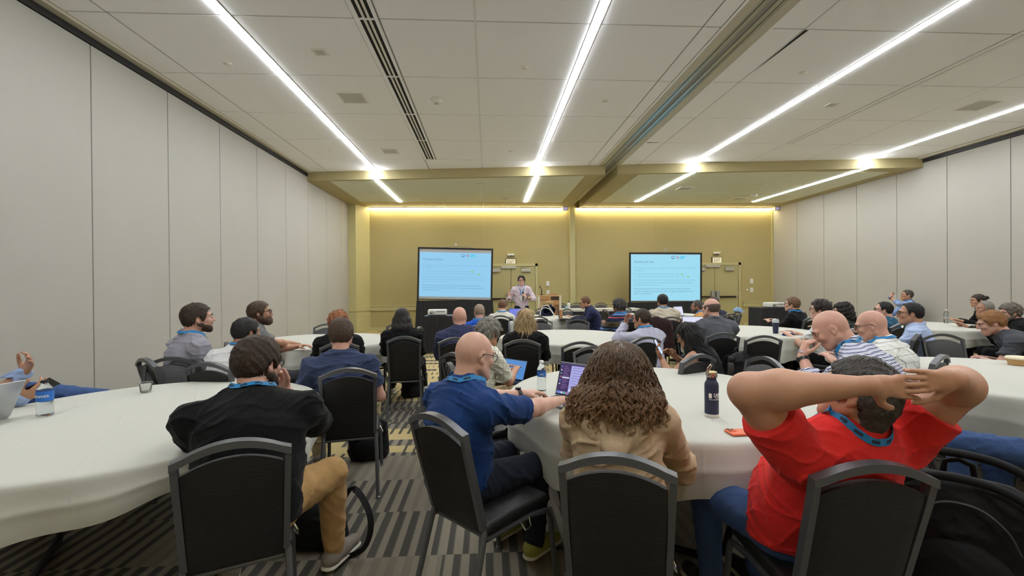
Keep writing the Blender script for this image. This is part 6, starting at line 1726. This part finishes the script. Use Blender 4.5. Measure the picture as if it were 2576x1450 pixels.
# navy bottle with white print and steel top
t = thing('steel_bottle', 'navy insulated bottle with white lettering and steel cap near the red t-shirt', 'bottle', (1.205, 2.345, ZTOP), 0)
M_NAVY = simple('bottle_navy_powder', (30, 36, 64), .5, bump=.05, bscale=600)
shade_auto(MB().lathe([(.001, .016), (.036, .016), (.036, .165), (.034, .180), (.027, .192), (.025, .196), (.025, .215), (.001, .215)], n=32).build('bottle_body', M_NAVY, t), 50)
shade_auto(MB().lathe([(.001, 0), (.0355, 0), (.0365, .003), (.0365, .016), (.001, .016)], n=32).build('base_ring', simple('base_white', (214, 210, 200), .4), t), 40)
cp = shade_auto(MB().lathe([(.001, .213), (.029, .213), (.0295, .216), (.0295, .238), (.028, .241), (.001, .241)], n=32).build('cap', simple('steel_polished', (196, 186, 176), .15, .95), t), 40)
MB().tube([(-.024, 0, .225), (-.03, -.004, .235), (-.022, -.004, .262), (-.006, -.004, .280), (.002, -.004, .277), (-.012, -.003, .252), (-.024, .002, .23)], .0035, 8).build('loop_handle', simple('steel_polished', (196, 186, 176)), cp, True)
M_PRINT = simple('print_white', (232, 230, 224), .5)
text_cyl('lettering', 'SAIL', .026, .0362, .112, .34, M_PRINT, t, .040)
text_cyl('small_lettering', 'Atlanta, GA | October 2', .0085, .0362, .094, .05, M_PRINT, t, .062)
for zz in (.108, .1035):
    text_cyl('small_lettering', 'Community Innovation', .004, .0362, zz, .42, M_PRINT, t, .03)
pr = MB(); n_ = 10
for i in range(n_):
    a0 = -.86 + .42 * i / n_; a1 = -.86 + .42 * (i + 1) / n_; z0 = .104 + .0015 * math.sin(i * 1.9); z1 = .130 - .004 * (i in (1, 2)) - .003 * (i > 7)
    pr.add([(.0366 * math.sin(a0), -.0366 * math.cos(a0), z0), (.0366 * math.sin(a1), -.0366 * math.cos(a1), z0), (.0366 * math.sin(a1), -.0366 * math.cos(a1), z1), (.0366 * math.sin(a0), -.0366 * math.cos(a0), z1)], [(0, 1, 2, 3)])
pr.build('printed_emblem', M_PRINT, t)
# orange phone
t = thing('phone', 'orange phone lying face down on the white cloth by the red t-shirt', 'phone', (1.215, 2.06, ZTOP + .001), math.radians(3))
ph = MB().bbox((-.078, -.039, 0), (.078, .039, .010), .0042, seg=3).build('case', simple('phone_orange', (214, 104, 66), .5), t); shade_auto(ph, 60)
MB().bbox((-.074, -.002, .0095), (-.036, .035, .0125), .003).build('camera_bump', simple('phone_orange', (214, 104, 66)), ph)
for cx_, cy_ in ((-.064, .026), (-.064, .008), (-.048, .017)): MB().lathe([(.007, .012), (.0065, .0145), (.001, .0145)], (cx_, cy_, 0), 14).build('camera_lens', M_BLACK, ph)
rg = MB().lathe([(.024, .0098), (.024, .0104), (.021, .0104), (.021, .0098)], (.014, 0, 0), 32); rg.build('magnet_ring', simple('phone_ring', (226, 128, 88), .5), ph)
MB().box((.02, -.0395, .003), (.045, -.0385, .0075)).build('side_button', M_BLACK, ph)
# plastic cup
t = thing('plastic_cup', 'small clear plastic cup on the left foreground table', 'cup', (-2.36, 3.20, ZTOP), 0)
o = MB().lathe([(.001, .001), (.028, .001), (.030, .004), (.038, .062), (.041, .064), (.041, .067), (.037, .066), (.028, .006), (.001, .005)], n=28).build('cup_body', clear('clear_cup', (240, 240, 238), .08, 1.12), t, True)
# kraft bowl with lid
t = thing('takeaway_bowl', 'kraft paper bowl with a cream lid at the right edge', 'bowl', (4.55, 3.58, ZTOP), 0)
shade_auto(MB().lathe([(.001, 0), (.062, 0), (.078, .055), (.001, .055)], n=28).build('bowl', simple('kraft_paper', (186, 146, 98), .7), t), 40)
shade_auto(MB().lathe([(.083, .052), (.083, .064), (.076, .072), (.001, .074)], n=28).build('lid', simple('lid_cream', (226, 214, 186), .5), t), 40)
# tumblers and flasks
t = thing('tumbler', 'navy tumbler with a grey domed lid on the right middle table', 'tumbler', (4.14, 6.2, ZTOP), 0)
shade_auto(MB().lathe([(.001, 0), (.034, 0), (.042, .16), (.001, .16)], n=22).build('cup_body', M_NAVY, t), 40)
ld = shade_auto(MB().lathe([(.045, .155), (.045, .175), (.04, .198), (.026, .212), (.001, .215)], n=22).build('lid', simple('tumbler_lid', (178, 184, 186), .4), t), 50)
MB().box((-.006, -.03, .206), (.03, -.015, .216)).build('sip_flap', simple('lid_dark', (60, 64, 70), .5), ld)
t = thing('thermos', 'brushed steel thermos with a black top beside the white-shirted man\'s chair', 'flask', (.35, 6.75, ZTOP), 0)
shade_auto(MB().lathe([(.001, 0), (.042, 0), (.042, .16), (.03, .185), (.001, .185)], n=22).build('body', M_METAL, t), 40)
MB().lathe([(.03, .183), (.03, .21), (.022, .22), (.001, .22)], n=16).build('cap', M_BLACK, t)
MB().tube([(-.02, 0, .21), (-.02, 0, .24), (.02, 0, .24), (.02, 0, .21)], .006, 6).build('carry_loop', M_BLACK, t)
t = thing('pink_tumbler', 'clear peach tumbler with a straw in front of the navy-suited man', 'tumbler', (1.585, 9.62, ZTOP), 0)
MB().lathe([(.001, 0), (.036, 0), (.042, .16), (.045, .162), (.045, .18), (.001, .18)], n=20).build('cup_body', clear('clear_peach', (240, 190, 168), .06, 1.15), t, True)
MB().tube([(.005, 0, .03), (.012, 0, .21)], .004, 6).build('straw', simple('straw_white', (236, 214, 204), .4), t)

def laptop(x, y, z, az, label, lidc=(150, 152, 156), img=None, tilt=105, w=.31, d=.215, ui=None):
    """az: heading from the screen towards its user"""
    t = thing('laptop', label, 'laptop', (x, y, z), -math.radians(az - 180), None)
    lm = simple('laptop_%d_%d' % (lidc[0], lidc[2]), lidc, .35, .5)
    b = MB().bbox((-w/2, -d, 0), (w/2, 0, .014), .005).build('keyboard_deck', lm, t); shade_auto(b)
    MB().box((-w/2 + .02, -d + .1, .0135), (w/2 - .02, -.02, .0148)).build('keyboard', M_BLACK, b)
    MB().box((-.05, -d + .012, .0135), (.05, -d + .085, .0146)).build('trackpad', simple('trackpad_grey', (120, 122, 126), .3), b)
    M = Matrix.Translation((0, 0, .012)) @ Matrix.Rotation(math.radians(90 - tilt), 4, 'X')
    l = MB().bbox((-w/2, 0, 0), (w/2, .007, d), .003, M).build('lid', lm, t); shade_auto(l)
    MB().box((-w/2 + .003, -.0012, .003), (w/2 - .003, .0005, d - .003), M).build('bezel', M_BLACK, l)
    if img is not None:
        di = MB().box((-w/2 + .008, -.002, .012), (w/2 - .008, -.001, d - .008), M).build('display', img, l)
    return t, l, M
M_LAP1 = emit('display_lavender', (176, 176, 242), .85, (.02, .02, .02, 1)); M_LAPP = emit('display_purple', (56, 28, 92), .8, (.02, .02, .02, 1)); M_LAPB = emit('display_blue', (112, 124, 226), .9, (.02, .02, .02, 1)); M_LAPW = emit('display_white', (226, 226, 252), .9, (.02, .02, .02, 1)); M_LAPC = emit('display_cyan', (90, 150, 220), .8, (.02, .02, .02, 1))
t, l, M = laptop(.535, 2.735, ZTOP, 226, 'open laptop with a purple and lavender chat window in front of the bald man', (176, 178, 182), M_LAP1, 108)
def quad(name, x0, x1, z0, z1, mat, dy=-.0028):
    return MB().box((x0, dy, z0), (x1, dy + .0006, z1), M).build(name, mat, l)
quad('side_panel', -.147, -.062, .028, .196, M_LAPP); quad('title_bar', -.147, .147, .196, .206, M_LAPP)
quad('dock', -.147, .147, .012, .028, emit('display_dock', (126, 130, 206), .8, (.02, .02, .02, 1)))
for i in range(14): quad('dock_icon', -.13 + i * .0185, -.118 + i * .0185, .0145, .0255, emit('icon_%d' % (i % 4), [(90, 150, 240), (230, 230, 240), (80, 200, 140), (210, 120, 110)][i % 4], .85, (.02,) * 3 + (1,)) if 'icon_%d' % (i % 4) not in MATS else MATS['icon_%d' % (i % 4)], -.0035)
for i in range(13): quad('channel_row', -.118, -.118 + .03 + .018 * ((i * 7) % 3) / 2, .184 - i * .0115, .187 - i * .0115, M_LAPW if i == 6 else emit('display_row', (150, 120, 190), .8, (.02,) * 3 + (1,)) if 'display_row' not in MATS else MATS['display_row'], -.0035)
quad('selected_row', -.122, -.066, .112, .120, M_LAPW, -.0034)
for i in range(6): quad('avatar', -.138, -.130, .18 - i * .022, .188 - i * .022, MATS['icon_%d' % (i % 4)], -.0035)
for i in range(9): quad('message_row', -.05, .02 + .07 * ((i * 5) % 4) / 3, .182 - i * .0165, .1845 - i * .0165, emit('display_ink', (110, 106, 150), .8, (.02,) * 3 + (1,)) if 'display_ink' not in MATS else MATS['display_ink'], -.0035)
quad('scroll_panel', -.058, .147, .034, .046, emit('display_pale', (220, 222, 252), .85, (.02,) * 3 + (1,)), -.0034)
t, l, M = laptop(-2.70, 2.47, ZTOP, 280, 'silver laptop seen from behind its lid at the left edge', (188, 190, 192), None, 118, .33, .23)
MB().lathe([(.016, 0), (.016, .001), (.013, .001), (.013, 0)], n=24, M=M @ Matrix.Translation((0, .0075, .115)) @ Matrix.Rotation(math.radians(-90), 4, 'X')).build('round_logo', simple('logo_grey', (96, 98, 102), .4), l)
laptop(.605, 9.72, ZTOP, 190, 'laptop with a bright blue screen beside the white-shirted man', (60, 60, 64), M_LAPB, 105)
laptop(1.52, 9.42, ZTOP, 96, 'dark laptop with its lid towards the camera used by the navy-suited man', (34, 36, 56), M_LAPW, 104)
laptop(3.17, 6.72, ZTOP, 196, 'laptop with a pale lavender screen in front of the grey suit', (60, 60, 66), M_LAPW, 108)
laptop(4.32, 9.82, ZTOP, 150, 'grey laptop half hidden by the bearded man in orange', (168, 170, 172), M_LAPW, 104)
# laptop on the grey-haired woman's knees
g = PGW; kp = world_of(g['root'], (g['lg']['R'][1] + g['lg']['L'][1]) / 2)
laptop(kp[0] + .02, kp[1] + .05, kp[2] + .072, 226, 'laptop with a blue screen on the knees of the grey-haired woman', (40, 42, 48), M_LAPC, 110, .30, .2)

# phones and microphone in hands
def held_phone(P, sd, label, lit, dz=.0):
    S, E_, W_, d_, n_, sp = P['arms'][sd]; n2 = unit(n_ - d_ * (n_ @ d_)); l = np.cross(d_, n2)
    c = W_ + d_ * .105 + n2 * .026
    Rm = P['root'].matrix_basis
    cw = Rm @ Vector(c); R3 = Rm.to_3x3(); X = R3 @ Vector(l); Yv = R3 @ Vector(n2); Zv = R3 @ Vector(d_)
    t = bpy.data.objects.new('phone', None); col.objects.link(t); t['label'] = label; t['category'] = 'phone'
    t.matrix_world = Matrix(((X[0], Yv[0], Zv[0], cw[0]), (X[1], Yv[1], Zv[1], cw[1]), (X[2], Yv[2], Zv[2], cw[2]), (0, 0, 0, 1)))
    b = MB().bbox((-.037, -.004, -.06), (.037, .004, .09), .003).build('case', M_BLACK, t)
    MB().box((-.034, .0042, -.055), (.034, .0048, .085)).build('display', lit, t)
    return t
held_phone(PHN, 'L', 'phone with a lit pale screen held by the woman with long black hair', emit('phone_lit', (210, 222, 246), .9, (.02,) * 3 + (1,)))
held_phone(PLE, 'R', 'dark phone held by the person at the left edge', simple('phone_glass', (24, 26, 30), .1))
S, E_, W_, d_, n_, sp = SP['arms']['L']; c = world_of(SP['root'], W_ + d_ * .085 + unit(n_) * .03)
t = thing('microphone', 'black handheld microphone held by the standing speaker', 'microphone', tuple(c), 0)
MB().tube([(0, .0, -.13), (0, 0, .06)], [.012, .016], 10).build('handle', M_BLACK, t, True)
shade_auto(MB().lathe([(.016, .055), (.026, .075), (.026, .095), (.018, .112), (.001, .118)], n=14).build('head', simple('mic_mesh', (90, 88, 84)), t))

# backpacks, bags, coat, cap
def backpack(x, y, z, rz, label, sc=1.0, mat=None, tilt=0):
    mat = mat or cloth('bag_black', (20, 20, 22), .7, .2)
    t = thing('backpack', label, 'backpack', (x, y, z), rz, None)
    T = Matrix.Rotation(tilt, 4, 'X')
    F3 = np.array(T.to_3x3())
    P = lambda a, b, c: F3 @ (A3(a, b, c) * sc)
    v = Vol(A3(-.26, -.24, -.04) * sc - .02, A3(.26, .24, .56) * sc + .06, .012)
    v.ell(P(0, 0, .20), A3(.17, .105, .23) * sc, F3, .06); v.cap(P(-.09, 0, .08), P(.09, 0, .08), .085 * sc, None, .06); v.cap(P(-.08, .0, .36), P(.08, 0, .36), .07 * sc, None, .06)
    v.cap(P(-.13, 0, .09), P(-.12, 0, .34), .075 * sc, None, .05); v.cap(P(.13, 0, .09), P(.12, 0, .34), .075 * sc, None, .05)
    v.plane(P(0, 0, 0.006), F3 @ A3(0, 0, -1)); v.disp(folds(5, (.06, .1), (.010, .012))); v.build('bag_body', mat, t)
    v = Vol(A3(-.2, -.3, -.04) * sc - .02, A3(.2, .1, .40) * sc + .05, .012)
    v.ell(P(0, -.10, .14), A3(.13, .05, .12) * sc, F3, .04); v.disp(folds(8, (.05,), (.008,))); v.build('front_pocket', mat, t)
    for s in (-1, 1):
        pts = [P(s * .07, .10, .40), P(s * .09, .16, .36), P(s * .11, .17, .24), P(s * .12, .13, .08)]
        MB().tube(smooth_pts(pts), .02 * sc, 8, flat=(.05 * sc, .014 * sc)).build('shoulder_strap', mat, t)
    MB().tube([P(-.04, .06, .42), P(-.035, .06, .465), P(0, .06, .48), P(.035, .06, .465), P(.04, .06, .42)], .010 * sc, 8).build('grab_handle', mat, t, True)
    MB().tube(smooth_pts([P(-.13, -.10, .26), P(-.10, -.112, .33), P(-.04, -.10, .375), P(.04, -.10, .375), P(.10, -.112, .33), P(.13, -.10, .26)]), .004 * sc, 6).build('zip', simple('zip_grey', (70, 70, 74), .4, .5), t)
    return t
backpack(1.35, 10.62, ZTOP, .4, 'navy backpack lying on the far table by the white cables', .82, cloth('bag_navy', (34, 40, 66), .7, .2), math.radians(58))
backpack(-1.05, 6.12, 0, .5, 'black backpack on the floor beneath the chair of the dark bob', .62)
backpack(-1.05, 3.95, 0, .2, 'black backpack on the floor ahead of the navy polo chair', .8)
backpack(2.83, 4.83, .30, .6, 'black backpack hanging at the left of the empty right table chair', 1.0)
f = fwd(42)
backpack(1.79, 1.60, .27, -math.radians(46), 'big black backpack hung on the chair in the bottom right corner', 1.12)
sb = thing('strap_loops', 'two wide black strap loops arching over the big corner backpack', 'strap', (1.79, 1.60, .27), -math.radians(46))
for yy, h_, w_ in ((.02, .56, .24), (-.10, .50, .22)):
    pts = smooth_pts([(-w_, yy, .16), (-w_ * 1.02, yy, h_ - .16), (-w_ * .8, yy + .01, h_ - .05), (-w_ * .35, yy + .02, h_), (w_ * .35, yy + .02, h_), (w_ * .8, yy + .01, h_ - .05), (w_ * 1.02, yy, h_ - .16), (w_, yy, .16)])
    shade_auto(MB().tube(pts, .016, 10).build('strap', cloth('bag_black', (20, 20, 22)), sb, True))
t = thing('steel_bottle', 'black steel bottle in the side pocket of the hanging backpack', 'bottle', (2.66, 4.74, .46), 0)
shade_auto(MB().lathe([(.001, 0), (.036, 0), (.036, .17), (.028, .185), (.001, .186)], n=18).build('bottle_body', simple('steel_dark', (86, 84, 82), .3, .8), t), 40)
shade_auto(MB().lathe([(.03, .184), (.034, .19), (.034, .24), (.026, .25), (.001, .25)], n=18).build('cap', M_BLACK, t), 40)
# strap lying by the large man's shoe
t = thing('shoulder_bag', 'black shoulder bag under the large man\'s chair with its strap by his shoe', 'bag', (-1.0, 2.62, 0), 0)
v = Vol((-.2, -.12, 0), (.2, .12, .3), .012); v.ell((0, 0, .12), (.17, .08, .13), None, .03); v.cap((-.12, 0, .06), (.12, 0, .06), .06, None, .05); v.plane((0, 0, .004), (0, 0, -1)); v.disp(folds(4, (.06,), (.01,))); v.build('bag_body', cloth('bag_black', (20, 20, 22)), t)
sp_ = [Vector(p) for p in smooth_pts([(.12, -.02, .2), (.22, -.06, .36), (.31, -.10, .29), (.345, -.13, .18), (.31, -.14, .07), (.22, -.14, .02)])]
ribbon('strap', [tuple(p) for p in sp_], [(.75, -.65, .1)] * len(sp_), .036, cloth('bag_black', (20, 20, 22)), t, .004)
# coat over a chair back
t = thing('coat', 'dark maroon coat draped over a chair near the beige sweater', 'coat', (2.66, 6.95, 0), -math.radians(6))
v = Vol((-.34, -.2, .3), (.34, .22, 1.02), .012)
v.cap((-.17, 0, .90), (.17, 0, .90), .058, None, .04); v.cap((-.10, -.04, .85), (-.12, -.01, .45), .10, .11, .05, ((0, 1, 0), 2.2)); v.cap((.10, -.04, .85), (.12, -.01, .45), .10, .11, .05, ((0, 1, 0), 2.2)); v.cap((0, -.045, .88), (0, -.01, .45), .12, .12, .05, ((0, 1, 0), 2.4))
for s in (-1, 1): v.cap((s * .20, -.02, .88), (s * .25, -.03, .50), .055, .045, .03)
v.disp(folds(6, (.07, .1), (.012, .014), axis=(1, 0, .2))); v.build('coat_body', cloth('coat_maroon', (52, 34, 36), .9, .2), t)
# cap on the sideways chair
t = thing('cap', 'pale blue cap perched on the top of the sideways chair', 'cap', (5.14, 8.9, .935), .4)
v = Vol((-.13, -.15, -.03), (.13, .16, .14), .009); v.ell((0, 0, .01), (.085, .095, .085), None, .02); v.plane((0, 0, .0), (0, 0, -1)); v.build('crown', cloth('cap_blue', (132, 162, 190), .8), t)
MB().add([(-.07, -.07, 0), (.07, -.07, 0), (.05, -.15, -.008), (-.05, -.15, -.008), (-.07, -.07, .006), (.07, -.07, .006), (.05, -.15, -.002), (-.05, -.15, -.002)], [(0,3,2,1),(4,5,6,7),(0,1,5,4),(1,2,6,5),(2,3,7,6),(3,0,4,7)]).build('brim', cloth('cap_blue', (132, 162, 190)), t)
# papers, pouch, cable, badge
def paper(x, y, z, w, d, rz, label, n=2, c=(236, 236, 232)):
    t = thing('paper_sheets', label, 'paper', (x, y, z), rz, None)
    for i in range(n): MB().box((-w/2 + i * .012, -d/2 - i * .01, i * .0015), (w/2 + i * .012, d/2 - i * .01, i * .0015 + .0012)).build('sheet', simple('paper_%d' % c[2], c, .8), t)
    return t
paper(4.2, 13.55, ZT + .006, .34, .24, .3, 'loose papers on the right end of the head table', 3, (206, 226, 230))
paper(4.75, 10.3, ZTOP, .22, .3, .2, 'flat tablet and papers on the table before the second screen', 2, (190, 196, 200))
paper(-2.55, 5.62, ZTOP, .3, .22, .6, 'white papers on the left table in front of the bearded man in glasses', 3)
paper(.29, 2.93, ZTOP, .10, .14, -.5, 'small clear badge holder beside the water bottle and laptop', 2, (176, 178, 176))
t = thing('glasses_pouch', 'small dark blue pouch on the cloth behind the navy tumbler chair', 'pouch', (4.15, 5.95, ZTOP), .5)
MB().bbox((-.10, -.035, 0), (.10, .035, .03), .014, seg=3).build('pouch_body', cloth('pouch_blue', (44, 50, 100), .7), t, True)
MB().tube([(.1, 0, .01), (.2, -.02, .006), (.3, .03, .006), (.26, .08, .006)], .005, 6).build('cord', M_BLACK, t, True)
t = thing('charging_cable', 'white cable looping over the navy backpack on the far table', 'cable', (1.22, 10.15, ZTOP), 0)
for k, hh in ((0, .26), (1, .2)):
    MB().tube(smooth_pts([(-.02, .1 * k, .03), (0, .1 * k, hh * .7), (.07, .1 * k, hh), (.18, .08, hh * .92), (.27, .02, hh * .4), (.32, -.05, .01), (.4, -.1, .006)]), .007, 6).build('cable_loop', M_WHITE, t, True)
MB().bbox((-.05, -.03, 0), (.01, .03, .04), .006).build('plug', M_BLACK, t)

# finger nails and a ring on the clasped hands of the man in red
for sd in 'RL':
    S, E_, W_, d_, n_, sp = PRED['arms'][sd]
    for i, tp in enumerate(sp['tips']):
        MB().tube([tp - d_ * .008 - n_ * .0062, tp - d_ * .001 - n_ * .0066, tp + d_ * .005 - n_ * .0052], [.0035, .0048, .003], 8).build('fingernail', simple('nail_pink', (214, 160, 146), .3), PRED['root'], True)
S, E_, W_, d_, n_, sp = PRED['arms']['L']; lat = np.cross(d_, n_)
c_ = W_ + d_ * .118 - lat * -.0105
c_ = (sp['tips'][2] - d_ * .052)
rg = [c_ + (n_ * math.cos(a) + lat * math.sin(a)) * .0108 for a in np.linspace(0, 2 * math.pi, 17)]
MB().tube(rg, .0022, 6, cap=False).build('finger_ring', simple('gold_pale', (226, 206, 160), .2, 1.0), PRED['root'], True)
